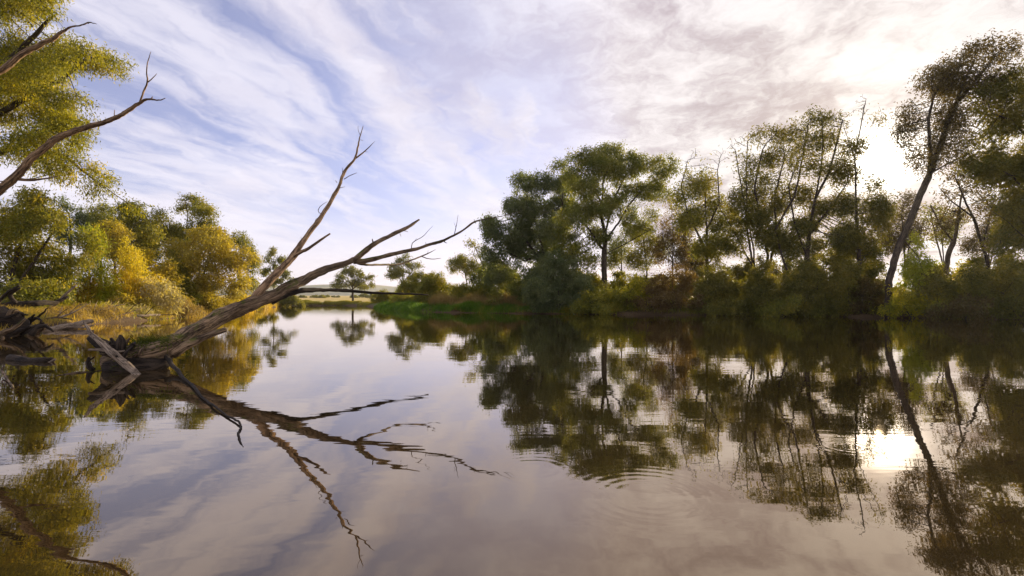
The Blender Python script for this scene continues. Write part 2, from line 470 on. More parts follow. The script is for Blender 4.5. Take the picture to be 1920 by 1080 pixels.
def blades(name, label, cat, xy, zf, h, lean, width, mat, seed, kind='stuff', group=None):
    """upright grass or reed blades, two quads each"""
    rng = np.random.default_rng(seed)
    k = len(xy)
    b = np.column_stack([xy, zf(xy[:, 0], xy[:, 1]) - 0.03])
    hh = h * rng.uniform(0.5, 1.15, (k, 1)) * (0.75 + 0.45 * wavy(xy[:, 0] * 1.7 + seed, xy[:, 1] * 1.3))[:, None]
    az = rng.uniform(0, 2 * math.pi, k)
    ld = np.column_stack([np.cos(az), np.sin(az), np.zeros(k)]) * (lean * rng.random((k, 1)))
    a2 = az + rng.uniform(0.8, 2.3, k)
    sd = np.column_stack([np.cos(a2), np.sin(a2), np.zeros(k)]) * width * rng.uniform(0.6, 1.3, (k, 1))
    zup = np.array([0, 0, 1.0])
    p1 = b + zup * hh * 0.55 + ld * hh * 0.3; p2 = b + zup * hh * 0.95 + ld * hh
    v = np.stack([b - sd, b + sd, p1 + sd * 0.8, p1 - sd * 0.8, p2 + sd * 0.15, p2 - sd * 0.15], 1).reshape(-1, 3)
    i = np.arange(k)[:, None] * 6
    f = np.stack([i + np.array([0, 1, 2, 3]), i + np.array([3, 2, 4, 5])], 1).reshape(-1, 4)
    cl = np.sin(xy[:, 0] * 1.3 + seed) * np.cos(xy[:, 1] * 1.1) * 0.25 + 0.35
    tint = np.repeat(np.clip(cl + 0.5 * rng.random(k), 0, 1), 2)
    o = mesh_obj(name, v, f, M[mat], None, False, fattr=tint, origin=tuple(b.mean(0)))
    return tag(o, label, cat, group, kind)

# ------------------------------------------------------------------ the setting: ground, water, hills
RIVER = np.array([(60, -14), (52, 8), (43, 24), (36.5, 36), (30, 40.5), (24.5, 43.8), (18, 46), (12, 48.2), (6, 49.6), (2, 51), (-3, 53), (-6.4, 55),
                  (-11, 59), (-13.7, 64), (-18, 73), (-22.5, 84), (-29, 101), (-33, 108), (-41, 110.5), (-46, 107), (-44, 97), (-39, 82), (-33.5, 66), (-30.5, 56),
                  (-28, 48), (-26.3, 41), (-25.3, 36), (-25, 32), (-24, 28), (-22, 23.5), (-19.3, 19.5), (-17, 14), (-15, 7), (-14, 0), (-12, -8), (0, -12), (30, -18)], float)

def river_sd(x, y):
    """distance to the shoreline, positive on land"""
    x = np.asarray(x, float); y = np.asarray(y, float)
    d = np.full(x.shape, 1e9); inside = np.zeros(x.shape, bool)
    n = len(RIVER)
    for i in range(n):
        ax, ay = RIVER[i]; bx, by = RIVER[(i + 1) % n]
        ex, ey = bx - ax, by - ay
        t = np.clip(((x - ax) * ex + (y - ay) * ey) / (ex * ex + ey * ey), 0, 1)
        d = np.minimum(d, np.hypot(x - ax - t * ex, y - ay - t * ey))
        c = ((ay > y) != (by > y)) & (x < (bx - ax) * (y - ay) / (by - ay + 1e-12) + ax)
        inside ^= c
    return np.where(inside, -d, d)

def wavy(x, y):
    return (np.sin(x * 0.9 + 1.3 * np.sin(y * 0.31)) + np.sin(y * 1.13 + 2.0 + 0.7 * np.sin(x * 0.53)) + np.sin(x * 2.3 - y * 1.7) * 0.5) / 2.5

def ground_z(x, y):
    x = np.asarray(x, float); y = np.asarray(y, float)
    s = river_sd(x, y) + 0.55 * wavy(x * 0.8, y * 0.8)
    land = 0.62 * (1 - np.exp(-np.maximum(s, 0) / 0.8)) + 0.40 * (1 - np.exp(-np.maximum(s, 0) / 9.0)) + 0.10 * wavy(x * 0.4, y * 0.4) * np.clip(s / 3, 0, 1)
    far = np.clip((np.hypot(x, y) - 125) / 400, 0, None)
    land = land + far * 2.6
    return np.where(s > 0, land - 0.02, -np.minimum(-s * 0.35, 1.6) - 0.02)

ang = np.concatenate([np.linspace(-70, 70, 421), np.linspace(70, 290, 91)[1:-1]])
ang = np.radians(ang); rr = np.concatenate([[0.01], np.geomspace(1.5, 160, 210), np.geomspace(166, 3000, 40)])
A, RR = np.meshgrid(ang, rr, indexing='ij')
gx, gy = RR * np.sin(A), RR * np.cos(A)
gz = ground_z(gx.ravel(), gy.ravel())
na, nr = A.shape
i = np.arange(na)[:, None]; j = np.arange(nr - 1)[None, :]
i2 = (i + 1) % na
gf = np.stack([i * nr + j, i * nr + j + 1, i2 * nr + j + 1, i2 * nr + j], -1).reshape(-1, 4)[:, ::-1]
m, t, out = new_mat('bank_ground')
pos = t.node('ShaderNodeNewGeometry').outputs['Position']
px_, py_, pz_ = t.sep(pos)
n1 = t.noise(pos, 1.4, 6, 0.65); n2 = t.noise(pos, 0.22, 4, 0.6); n3 = t.noise(pos, 9.0, 4, 0.7)
mud = t.mix(n3, (0.045, 0.030, 0.017), (0.14, 0.095, 0.05))
litter = t.mix(n1, (0.08, 0.062, 0.022), (0.20, 0.14, 0.05))
turf = t.mix(n1, (0.045, 0.075, 0.014), (0.12, 0.15, 0.03))
meadow = t.mix(t.noise(t.vm('MULTIPLY', pos, (0.03, 0.2, 1)), 1.0, 4, 0.6), (0.34, 0.26, 0.09), (0.46, 0.36, 0.13))
c = t.mix(t.step(n2, 0.44, 0.58), litter, turf)
c = t.mix(t.step(t.m('ADD', pz_, t.m('MULTIPLY', n1, 0.25)), 0.35, 0.65), mud, c)
c = t.mix(t.step(py_, 113.0, 118.0), c, meadow)
p = t.node('ShaderNodeBsdfPrincipled'); t.put(p.inputs['Base Color'], c); p.inputs['Roughness'].default_value = 0.95
p.inputs['Specular IOR Level'].default_value = 0.15
b = t.node('ShaderNodeBump'); b.inputs['Distance'].default_value = 0.15; b.inputs['Strength'].default_value = 0.8
t.put(b.inputs['Height'], t.m('ADD', n1, t.m('MULTIPLY', n3, 0.4))); t.l.new(b.outputs[0], p.inputs['Normal'])
t.l.new(p.outputs[0], out.inputs[0])
ground = mesh_obj('ground', np.column_stack([gx.ravel(), gy.ravel(), gz]), gf, m, None, True)
tag(ground, 'low earthen river banks with meadow running back to the horizon', 'ground', kind='structure')

# water: still, a little ripple, murky brown below
m, t, out = new_mat('river_water')
pos = t.node('ShaderNodeNewGeometry').outputs['Position']
px_, py_, pz_ = t.sep(pos)
w1 = t.noise(t.vm('MULTIPLY', pos, (0.55, 1.5, 1)), 1.0, 3, 0.5, 0.3)
w2 = t.noise(t.vm('MULTIPLY', pos, (2.2, 5.5, 1)), 1.0, 3, 0.55, 0.4)
calm = t.step(t.noise(pos, 0.16, 2, 0.5), 0.40, 0.62)
height = t.m('ADD', t.m('MULTIPLY', w1, 0.9), t.m('MULTIPLY', t.m('MULTIPLY', w2, calm), 0.22))
for cx, cy_, r0 in ((1.05, 3.9, 0.9), (0.2, 4.5, 0.6), (3.4, 5.2, 0.5)):       # rings spreading where something touched the surface
    dd = t.vm('LENGTH', t.vm('SUBTRACT', pos, (cx, cy_, 0.0)))
    env = t.m('MULTIPLY', t.step(dd, r0, r0 * 0.35), t.step(dd, 0.05, r0 * 0.4))
    height = t.m('ADD', height, t.m('MULTIPLY', t.m('MULTIPLY', t.m('SINE', t.m('MULTIPLY', dd, 62.0)), env), 0.035))
b = t.node('ShaderNodeBump'); b.inputs['Distance'].default_value = 0.0032; b.inputs['Strength'].default_value = 1.0
t.put(b.inputs['Height'], height)
lw = t.node('ShaderNodeLayerWeight'); lw.inputs[0].default_value = 0.5
g1 = lw.outputs['Facing']
fr = t.m('ADD', 0.155, t.m('MULTIPLY', t.m('POWER', g1, 3.0), 0.825), clamp=True)
gl = t.node('ShaderNodeBsdfGlossy'); gl.inputs['Roughness'].default_value = 0.012
t.put(gl.inputs['Color'], t.mix(t.m('POWER', g1, 2.0), (1.0, 0.74, 0.47), (0.99, 0.975, 0.95)))
t.l.new(b.outputs[0], gl.inputs['Normal'])
df = t.node('ShaderNodeBsdfDiffuse'); t.put(df.inputs[0], (0.030, 0.021, 0.008))
mx = t.node('ShaderNodeMixShader'); t.put(mx.inputs[0], fr)
t.l.new(df.outputs[0], mx.inputs[1]); t.l.new(gl.outputs[0], mx.inputs[2]); t.l.new(mx.outputs[0], out.inputs[0])
water = mesh_obj('water', [(-80, -40, 0), (80, -40, 0), (80, 125, 0), (-80, 125, 0)], [(0, 1, 2, 3)], m)
tag(water, 'still brown river mirroring the sky and trees', 'water', kind='structure')

# distant wooded hills
def hills(name, Y, prof, depth, mat, label):
    xs = np.linspace(prof[0][0], prof[-1][0], 160)
    hx = np.interp(xs, [q[0] for q in prof], [q[1] for q in prof]) + 2.0 * np.sin(xs * 0.021) + 1.2 * np.sin(xs * 0.067 + 1)
    vs_, fs_ = [], []
    rows = 8
    for k in range(rows):
        q = k / (rows - 1)
        zz_ = -2 + (hx + 2) * math.sin(q * math.pi / 2) ** 0.8
        vs_.append(np.column_stack([xs, Y + depth * q + 0 * xs, zz_]))
    v_ = np.vstack(vs_); n_ = len(xs)
    i = np.arange(rows - 1)[:, None] * n_; j = np.arange(n_ - 1)[None, :]
    f_ = np.stack([i + j, i + j + 1, i + n_ + j + 1, i + n_ + j], -1).reshape(-1, 4)
    o = mesh_obj(name, v_, f_, mat, None, True)
    return tag(o, label, 'hills', kind='structure')
m, t, out = new_mat('distant_woods')
pos = t.node('ShaderNodeNewGeometry').outputs['Position']
c = t.mix(t.step(t.noise(pos, 0.012, 6, 0.7), 0.4, 0.6), (0.10, 0.125, 0.10), (0.20, 0.20, 0.11))
p = t.node('ShaderNodeBsdfPrincipled'); t.put(p.inputs['Base Color'], c); p.inputs['Roughness'].default_value = 1.0
t.l.new(p.outputs[0], out.inputs[0])
hills('hills', 1300, [(-2600, 30), (-1500, 42), (-900, 44), (-600, 52), (-420, 46), (-250, 40), (0, 44), (500, 40), (2600, 36)], 500, m, 'low blue wooded hills far behind the meadow')

# ------------------------------------------------------------------ trees, each described at its own distance
RNG = np.random.default_rng(77)
def gzf(x, y): return float(ground_z(np.array([x]), np.array([y]))[0])

def T(name, label, Y, lobes, trunk, leaf, extra=(), cat='tree', group=None, depth=0.55, **kw):
    """image-plane measurements of one tree standing Y metres ahead, turned into real sizes;
    depth = front-to-back spread of the crown relative to its half width"""
    k = Y / F
    rng = np.random.default_rng(kw.get('seed', 1) * 13 + 5)
    xs = [q[0] for q in lobes]
    half = (max(xs) - min(xs)) / 2 * k + 1e-3
    L3 = []
    for q in lobes:
        lf = q[4] if len(q) > 4 else 1.0
        dy = q[5] if len(q) > 5 else rng.uniform(-1, 1) * half * depth
        L3.append((P(q[0], q[1], Y) + np.array([0, dy, 0]), np.array([q[2] * k, (q[2] + q[3]) / 2 * k, q[3] * k]), lf))
    def path(pp): return np.array([P(q[0], q[1], Y) + np.array([0, q[2] if len(q) > 2 else 0, 0]) for q in pp])
    t0 = path(trunk)
    b = np.array([t0[0][0], t0[0][1], gzf(t0[0][0], t0[0][1]) - 0.15])
    t0[0] = b
    paths = [(t0, False)]
    for e in extra:
        pe = path(e)
        attach = True
        if len(e[0]) > 3 and e[0][3] == 'base':
            pe[0] = [pe[0][0], pe[0][1], gzf(pe[0][0], pe[0][1]) - 0.15]; attach = False
        paths.append((pe, attach))
    return tree(name, label, cat, tuple(b), L3, paths, leaf, group=group, **kw)

GR = 'trees on the right bank'
GL = 'trees on the left bank'
# ---- right bank, left to right
T('willow_tree', 'grey-green willow with rounded puffy crown left of the biggest right-bank willow', 57,
  [(1015, 350, 36, 26), (975, 345, 20, 20), (960, 392, 36, 30), (1052, 375, 34, 30), (938, 437, 34, 36), (990, 425, 44, 32), (1045, 430, 36, 30), (925, 475, 26, 26), (975, 475, 36, 28),
   (1020, 480, 32, 24), (1070, 340, 26, 26), (950, 505, 30, 22), (990, 385, 30, 26), (1025, 445, 34, 28), (962, 455, 34, 28), (1000, 515, 34, 24), (1065, 475, 26, 28), (1020, 395, 28, 26), (930, 515, 26, 24)],
  [(1040, 560), (1030, 510), (1012, 450), (1000, 400)], 'willow_grey',
  extra=[[(1030, 505), (1000, 470), (970, 430), (955, 400)], [(1028, 500), (1050, 440), (1055, 380)], [(1020, 470), (985, 490), (945, 470)]],
  group=GR, seed=3, r_base=0.30, limbs=6, per=17)
T('willow_tree', 'tallest round-topped green willow in the middle of the right bank', 54,
  [(1145, 288, 36, 24), (1100, 300, 34, 22), (1052, 298, 20, 14), (1075, 322, 30, 20), (1190, 305, 34, 22), (1225, 325, 26, 26), (1160, 322, 40, 22), (1212, 352, 34, 22),
   (1100, 350, 36, 28), (1120, 390, 44, 30), (1085, 400, 36, 26), (1072, 440, 34, 26), (1190, 395, 24, 22, 0.7), (1215, 420, 30, 22, 0.8), (1125, 440, 30, 22), (1060, 480, 26, 22), (1235, 380, 18, 16, 0.7), (1130, 325, 34, 24), (1090, 475, 30, 24, 0.8), (1172, 360, 22, 22, 0.6), (1225, 350, 26, 22)],
  [(1137, 560), (1135, 520), (1134, 470), (1136, 445), (1128, 400), (1132, 340), (1145, 300)], 'willow',
  extra=[[(1137, 455), (1160, 420), (1180, 385), (1215, 345)], [(1133, 470), (1105, 430), (1085, 410)], [(1136, 440), (1150, 380), (1170, 330), (1190, 310)],
         [(1132, 480), (1175, 455), (1220, 430)], [(1130, 380), (1100, 330), (1075, 315)]],
  group=GR, seed=4, r_base=0.36, limbs=9, per=17)
T('willow_tree', 'slender half-bare tree with dead twig tops right of the tallest willow', 50,
  [(1300, 350, 30, 26, 0.45), (1330, 340, 20, 30, 0.4), (1278, 370, 22, 24, 0.5), (1345, 375, 26, 26, 0.55), (1310, 400, 36, 26, 0.55), (1350, 420, 24, 24, 0.6), (1330, 460, 34, 26, 0.8), (1280, 420, 26, 26, 0.4), (1375, 400, 16, 22, 0.4),
   (1290, 300, 14, 18, 0.02), (1340, 300, 16, 18, 0.02), (1318, 310, 12, 20, 0.03)],
  [(1328, 565), (1326, 500), (1325, 430), (1322, 360)], 'olive',
  extra=[[(1326, 470), (1290, 400), (1278, 350), (1290, 300)], [(1325, 430), (1350, 380), (1345, 320), (1352, 290)], [(1327, 500), (1365, 440), (1380, 400)]],
  group=GR, seed=5, r_base=0.20, limbs=5, per=8, spacing=0.4, r_tip=0.012, droop=0.35)
T('alder_tree', 'thin upright brownish sapling against the bright gap beside the tallest willow', 58,
  [(1255, 440, 20, 40, 0.4), (1270, 480, 24, 26, 0.6), (1240, 470, 18, 30, 0.5), (1262, 395, 14, 26, 0.35)],
  [(1262, 560), (1260, 500), (1262, 430), (1258, 380)], 'russet', extra=[[(1261, 490), (1243, 450), (1240, 420)]],
  group=GR, seed=6, r_base=0.10, per=9, spacing=0.5, droop=0.3)
T('alder_tree', 'many-stemmed tree with long bare upright rods spread like a fan', 47,
  [(1380, 275, 10, 26, 0.02), (1400, 260, 12, 18, 0.05), (1425, 255, 18, 18, 0.35), (1455, 258, 24, 20, 0.5), (1475, 285, 20, 20, 0.5), (1435, 300, 26, 22, 0.55), (1395, 320, 22, 28, 0.3), (1455, 330, 26, 24, 0.5),
   (1420, 360, 28, 26, 0.6), (1380, 380, 22, 26, 0.5), (1455, 385, 26, 26, 0.7), (1405, 420, 36, 26, 0.9), (1450, 440, 34, 26, 1.0), (1375, 450, 26, 24, 0.9)],
  [(1415, 565), (1412, 520), (1405, 460), (1395, 390), (1385, 330), (1378, 280)], 'dark',
  extra=[[(1420, 565, .3, 'base'), (1415, 470), (1400, 400), (1398, 330), (1402, 270)], [(1428, 565, -.3, 'base'), (1440, 480), (1425, 410), (1415, 350), (1430, 280)],
         [(1432, 520), (1455, 440), (1452, 370), (1470, 300)], [(1412, 500), (1375, 430), (1345, 385)]],
  group=GR, seed=7, r_base=0.20, limbs=8, per=6.5, spacing=0.38, droop=0.3, r_tip=0.013)
T('alder_tree', 'dark broad-headed tree with twiggy crown just left of the sun', 45,
  [(1540, 222, 30, 20, 0.4), (1510, 235, 22, 20, 0.4), (1575, 225, 22, 22, 0.2), (1505, 270, 26, 22, 0.5), (1545, 262, 26, 22, 0.5), (1580, 290, 26, 22, 0.65), (1500, 310, 26, 24, 0.5), (1560, 320, 30, 20, 0.65), (1590, 335, 24, 20, 0.6),
   (1530, 360, 28, 22, 0.75), (1490, 365, 24, 24, 0.6), (1560, 395, 32, 26, 0.9), (1510, 420, 34, 26, 0.9), (1570, 440, 34, 28, 1.0), (1520, 470, 36, 24, 1.0), (1480, 450, 24, 30, 0.8)],
  [(1515, 565), (1512, 500), (1518, 440), (1530, 370), (1540, 310), (1542, 250)], 'dark',
  extra=[[(1513, 480), (1490, 420), (1478, 350), (1500, 290)], [(1530, 375), (1555, 320), (1570, 260), (1580, 225)], [(1517, 440), (1555, 390), (1590, 340)], [(1505, 565, .5, 'base'), (1470, 490), (1455, 430), (1490, 370), (1508, 290), (1515, 240)]],
  group=GR, seed=8, r_base=0.24, limbs=9, per=6.5, spacing=0.38, droop=0.3, r_tip=0.013)
T('alder_tree', 'dead-topped tree with bare antler branches beside the sun', 44,
  [(1622, 190, 12, 16, 0.0), (1605, 215, 16, 16, 0.02), (1590, 240, 12, 16, 0.05), (1640, 232, 14, 14, 0.25), (1612, 258, 18, 12, 0.35), (1632, 262, 14, 10, 0.45), (1600, 310, 14, 18, 0.3), (1625, 400, 30, 30, 1.0), (1600, 450, 34, 30, 1.0), (1640, 470, 30, 30, 1.0),
   (1630, 350, 16, 18, 0.5), (1655, 420, 22, 24, 0.8), (1600, 380, 24, 24, 0.9)],
  [(1612, 565), (1610, 500), (1606, 420), (1603, 340), (1602, 290), (1612, 240), (1624, 185)], 'dark',
  extra=[[(1603, 300), (1590, 260), (1578, 225)], [(1606, 265), (1630, 245), (1642, 215)], [(1602, 330), (1625, 285), (1645, 245), (1655, 215), (1648, 200)]],
  group=GR, seed=9, r_base=0.19, limbs=5, per=6.5, r_tip=0.013, spacing=0.38, droop=0.3)
T('leaning_tree', 'tall feathery tree leaning right beside the sun, its trunk slanting over the bank', 40,
  [(1825, 96, 36, 26, 0.5), (1866, 105, 30, 26, 0.5), (1795, 120, 36, 30, 0.5), (1845, 135, 40, 28, 0.5), (1765, 158, 34, 36, 0.5), (1808, 168, 40, 32, 0.5), (1742, 200, 30, 36, 0.5), (1782, 215, 36, 34, 0.45), (1725, 245, 26, 32, 0.5),
   (1758, 262, 34, 30, 0.45), (1715, 285, 22, 24, 0.5), (1742, 302, 30, 24, 0.4), (1708, 318, 20, 18, 0.4), (1815, 215, 30, 30, 0.4), (1790, 265, 30, 24, 0.3), (1840, 190, 34, 26, 0.35)],
  [(1663, 575), (1668, 525), (1682, 465), (1710, 400), (1738, 335), (1757, 280), (1778, 225), (1800, 170), (1828, 110)], 'brown',
  extra=[[(1740, 332), (1745, 280), (1740, 225), (1750, 180)], [(1742, 325), (1790, 300), (1830, 280), (1850, 250)], [(1790, 195), (1830, 150), (1865, 105)], [(1710, 400), (1735, 385), (1752, 395)], [(1690, 445), (1720, 480), (1735, 520)]],
  group=GR, seed=10, r_base=0.30, limbs=8, per=7, L=0.20, Wd=0.07, r_tip=0.013, spacing=0.37, droop=0.25)
T('willow_tree', 'dark heavy-clumped tree cut off by the right edge of the picture', 37,
  [(1895, 160, 36, 32, 0.6), (1930, 150, 40, 36, 0.8), (1872, 210, 34, 30, 0.6), (1912, 225, 40, 36, 0.8), (1955, 210, 50, 50), (1878, 300, 40, 32, 1.1), (1920, 310, 44, 40), (1848, 318, 28, 24, 1.0), (1960, 300, 50, 60), (1860, 260, 30, 26, 0.35), (1905, 390, 36, 34, 0.7), (1950, 400, 40, 50), (1890, 450, 30, 30, 0.7)],
  [(1945, 580), (1940, 480), (1935, 380), (1930, 280), (1925, 200)], 'dark',
  extra=[[(1936, 370), (1900, 330), (1860, 312)], [(1930, 260), (1895, 225), (1868, 215)], [(1938, 440), (1905, 400), (1890, 385)], [(1940, 460), (1880, 410), (1830, 380), (1790, 345)]],
  group=GR, seed=11, r_base=0.30, limbs=6, per=19, droop=0.4, spacing=0.55)
T('leaning_tree', 'thin bare-limbed tree leaning left in the gap right of the sun', 42,
  [(1790, 330, 24, 20, 0.25), (1820, 350, 26, 24, 0.3), (1770, 370, 20, 20, 0.25), (1845, 390, 24, 22, 0.3), (1800, 400, 22, 20, 0.3), (1760, 420, 22, 20, 0.4), (1870, 360, 20, 20, 0.2)],
  [(1862, 570), (1852, 480), (1830, 420), (1808, 370), (1790, 330)], 'brown',
  extra=[[(1845, 460), (1860, 400), (1868, 360)], [(1825, 410), (1780, 375), (1760, 350)]],
  group=GR, seed=12, r_base=0.15, limbs=3, per=7, r_tip=0.013, spacing=0.38, droop=0.25)
T('broken_trunk', 'thick pale broken-off trunk leaning in the bright gap on the far right', 43,
  [(1800, 365, 7, 8, 0.05), (1790, 395, 9, 8, 0.1)],
  [(1768, 565), (1778, 480), (1790, 440), (1798, 395), (1802, 368)], 'brown', extra=[[(1786, 455), (1760, 420), (1745, 385)]],
  group=GR, seed=13, r_base=0.24, r_tip=0.07, per=3, bark='bark_pale', spacing=0.5)
T('small_willow', 'small round pollard-like willow at the left end of the right-bank trees', 78,
  [(868, 492, 22, 16), (890, 500, 18, 14), (852, 502, 14, 12)], [(880, 560), (876, 530), (870, 505)], 'olive',
  extra=[[(880, 545), (905, 515), (885, 470)]], group=GR, seed=14, r_base=0.16, per=16, spacing=0.6)
T('small_willow', 'spindly leaning tree with open crown just left of the grey-green willow', 66,
  [(885, 455, 12, 9, 0.6), (905, 462, 10, 8, 0.5), (893, 475, 12, 8, 0.4)], [(925, 560), (912, 510), (897, 480), (888, 458)], 'olive',
  group=GR, seed=15, r_base=0.09, per=12, spacing=0.5)
for q, (px, Y, lobes, leaf, lab) in enumerate([
        (1212, 63, [(1205, 440, 24, 30, 0.4), (1228, 465, 24, 26, 0.5), (1195, 480, 24, 24, 0.6), (1220, 405, 16, 20, 0.3)], 'olive', 'slim airy tree behind the bare lower limb of the tallest willow'),
        (1165, 66, [(1165, 460, 22, 26, 0.5), (1150, 485, 22, 20, 0.6), (1178, 430, 18, 20, 0.4)], 'willow', 'small airy tree showing right behind the trunk of the tallest willow'),
        (1285, 62, [(1290, 470, 22, 30, 0.5), (1280, 430, 20, 26, 0.4), (1300, 500, 26, 22, 0.7)], 'brown', 'brown thin tree behind the russet bush'),
        (1695, 54, [(1690, 400, 22, 26, 0.5), (1710, 430, 24, 26, 0.5), (1685, 450, 26, 26, 0.7), (1700, 370, 16, 20, 0.4)], 'brown', 'hazy thin tree behind the slanting trunk'),
        (1770, 56, [(1765, 440, 26, 22, 0.4), (1745, 400, 22, 26, 0.3), (1785, 410, 22, 26, 0.3)], 'olive', 'thin tree behind the glowing yellow-green bush'),
        (1855, 54, [(1850, 430, 26, 26, 0.4), (1875, 410, 24, 30, 0.4), (1840, 460, 30, 20, 0.6)], 'brown', 'thin tree behind the bare leaning tree')]):
    T('sapling', lab, Y, lobes, [(px, 560), (px + 1, 500), (lobes[0][0], lobes[0][1])], leaf, extra=[[(px, 510), (lobes[1][0], lobes[1][1])]], group='thin trees behind the right-bank row', seed=140 + q, r_base=0.11, per=9, spacing=0.42, r_tip=0.012, droop=0.3)
# ---- left bank
T('willow_tree', 'large sunlit willow hanging over the top left corner of the picture', 34,
  [(40, 20, 70, 40), (110, 30, 45, 34), (20, 85, 70, 40), (100, 85, 50, 34, 0.9), (165, 95, 42, 28), (200, 115, 26, 20, 0.9), (150, 130, 40, 22, 0.8), (30, 150, 60, 36), (95, 165, 46, 30), (140, 190, 40, 28), (60, 215, 56, 32), (125, 235, 44, 28),
   (165, 260, 26, 26), (100, 280, 50, 30), (40, 280, 50, 28, 0.8), (155, 305, 40, 26), (195, 325, 26, 24), (120, 325, 36, 22, 0.9), (180, 350, 30, 20), (200, 375, 18, 16), (-30, 100, 60, 60), (-30, 200, 60, 50)],
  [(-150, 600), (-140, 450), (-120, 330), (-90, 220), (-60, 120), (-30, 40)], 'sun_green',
  extra=[[(-120, 330), (-30, 300), (60, 270), (130, 300), (185, 345)], [(-100, 260), (0, 210), (60, 170), (110, 150), (160, 110)], [(-70, 150), (20, 110), (60, 70), (100, 30)], [(-125, 345), (-10, 340), (60, 335), (100, 325)]],
  group=GL, seed=20, r_base=0.5, limbs=7, per=13, L=0.22, Wd=0.052, spacing=0.50, droop=0.6, r_tip=0.012)
T('willow_tree', 'dense dark green willow mound below the hanging crown at the left edge', 33,
  [(30, 390, 50, 24), (80, 385, 40, 22), (115, 410, 30, 26), (10, 430, 50, 34), (70, 425, 46, 30), (125, 450, 24, 30), (40, 470, 50, 34), (95, 480, 36, 30), (10, 510, 46, 30), (70, 520, 40, 26), (-40, 430, 50, 50)],
  [(10, 590), (20, 520), (40, 450), (55, 400)], 'olive', extra=[[(15, 560), (70, 480), (110, 420)], [(12, 570), (-20, 480), (-30, 430)]],
  group=GL, seed=21, r_base=0.26, limbs=4, per=18, L=0.24, Wd=0.06, spacing=0.55)
T('poplar_tree', 'small rounded tree showing behind the dark willow mound', 52,
  [(130, 385, 18, 14), (115, 405, 20, 18), (145, 410, 18, 18), (130, 440, 26, 22)], [(130, 565), (132, 470), (130, 400)], 'willow_grey', group=GL, seed=22, r_base=0.16, per=16, spacing=0.6)
T('poplar_tree', 'dark green tree behind the yellow hanging tip of the big willow', 56,
  [(185, 395, 26, 18), (165, 420, 26, 22), (205, 425, 28, 24), (180, 455, 34, 26), (220, 460, 26, 26)], [(190, 565), (190, 470), (186, 410)], 'willow', group=GL, seed=23, r_base=0.2, per=17, spacing=0.62)
T('poplar_tree', 'green tree with flat rounded top behind the yellow bushes', 54,
  [(240, 385, 26, 14), (265, 395, 24, 18), (225, 405, 22, 18), (250, 425, 34, 24), (285, 440, 28, 26), (260, 470, 34, 30)], [(262, 565), (262, 480), (258, 420), (245, 390)], 'olive',
  extra=[[(262, 470), (285, 420), (270, 395)]], group=GL, seed=24, r_base=0.2, limbs=3, per=15, spacing=0.6)
T('poplar_tree', 'tallest open-crowned tree on the left bank with two separate leaf heads', 58,
  [(348, 368, 22, 10), (335, 382, 18, 12), (365, 380, 18, 12), (388, 398, 22, 14), (375, 415, 22, 14), (310, 410, 24, 18, 0.7), (325, 440, 30, 24), (360, 450, 30, 26), (300, 460, 28, 30)],
  [(350, 568), (350, 500), (350, 440), (352, 400), (348, 375)], 'olive', extra=[[(350, 450), (372, 420), (388, 400)], [(350, 470), (322, 430), (312, 405)]],
  group=GL, seed=25, r_base=0.18, limbs=4, per=14, spacing=0.55)
T('golden_willow', 'broad ochre-gold willow leaning towards the river on the left bank', 50,
  [(385, 440, 34, 22), (420, 465, 34, 24), (355, 470, 34, 26), (400, 495, 40, 26), (445, 495, 26, 26), (455, 525, 22, 26), (350, 510, 34, 28), (415, 530, 38, 24), (455, 550, 18, 18), (380, 545, 34, 18), (465, 475, 16, 16)],
  [(345, 580), (365, 540), (390, 500), (400, 460)], 'ochre', extra=[[(350, 570), (400, 545), (445, 520)], [(360, 550), (345, 500), (355, 465)], [(355, 560), (410, 555), (430, 548)]],
  group=GL, seed=26, r_base=0.24, limbs=5, per=17, spacing=0.58)
T('golden_willow', 'rounded green-gold willow at the river end of the left-bank trees', 62,
  [(440, 450, 26, 16), (465, 465, 18, 18), (470, 495, 14, 22), (478, 470, 10, 12), (430, 475, 24, 20), (475, 525, 10, 20)], [(445, 572), (450, 510), (452, 470)], 'olive', group=GL, seed=27, r_base=0.18, per=17, spacing=0.6)
T('golden_willow', 'brown-gold feathery tree head rising above the yellow bushes', 46,
  [(205, 425, 22, 12), (225, 440, 20, 14), (195, 445, 18, 14), (215, 465, 24, 18)], [(215, 575), (214, 500), (212, 440)], 'ochre', group=GL, seed=28, r_base=0.13, per=16, spacing=0.5)
T('poplar_tree', 'slim lone sapling at the river bend beyond the golden willows', 92,
  [(514, 470, 8, 9), (500, 485, 10, 6), (524, 486, 9, 7), (512, 497, 9, 7), (497, 508, 9, 8), (535, 514, 11, 9), (520, 525, 12, 8), (543, 522, 7, 6)],
  [(513, 568), (513, 530), (513, 490), (514, 470)], 'far', group='trees at the far end of the river', seed=29, r_base=0.12, per=13, spacing=0.6, L=0.34, Wd=0.11)
T('oak_tree', 'round dome-crowned oak standing alone on the far bank', 117,
  [(660, 512, 18, 10), (640, 520, 14, 9), (682, 520, 13, 9), (630, 532, 10, 7), (650, 530, 16, 8, 0.7), (672, 532, 16, 8, 0.7), (690, 533, 8, 6), (643, 539, 14, 5, 0.8), (680, 540, 14, 5, 0.8)],
  [(661, 566), (661, 550), (661, 538), (660, 518)], 'far', extra=[[(661, 545), (645, 528), (638, 520)], [(661, 543), (677, 530), (684, 520)], [(661, 540), (652, 525), (648, 512)], [(661, 538), (669, 522), (672, 510)]],
  group='trees at the far end of the river', seed=30, r_base=0.30, limbs=5, per=9, spacing=0.62, L=0.34, Wd=0.12, droop=0.1)
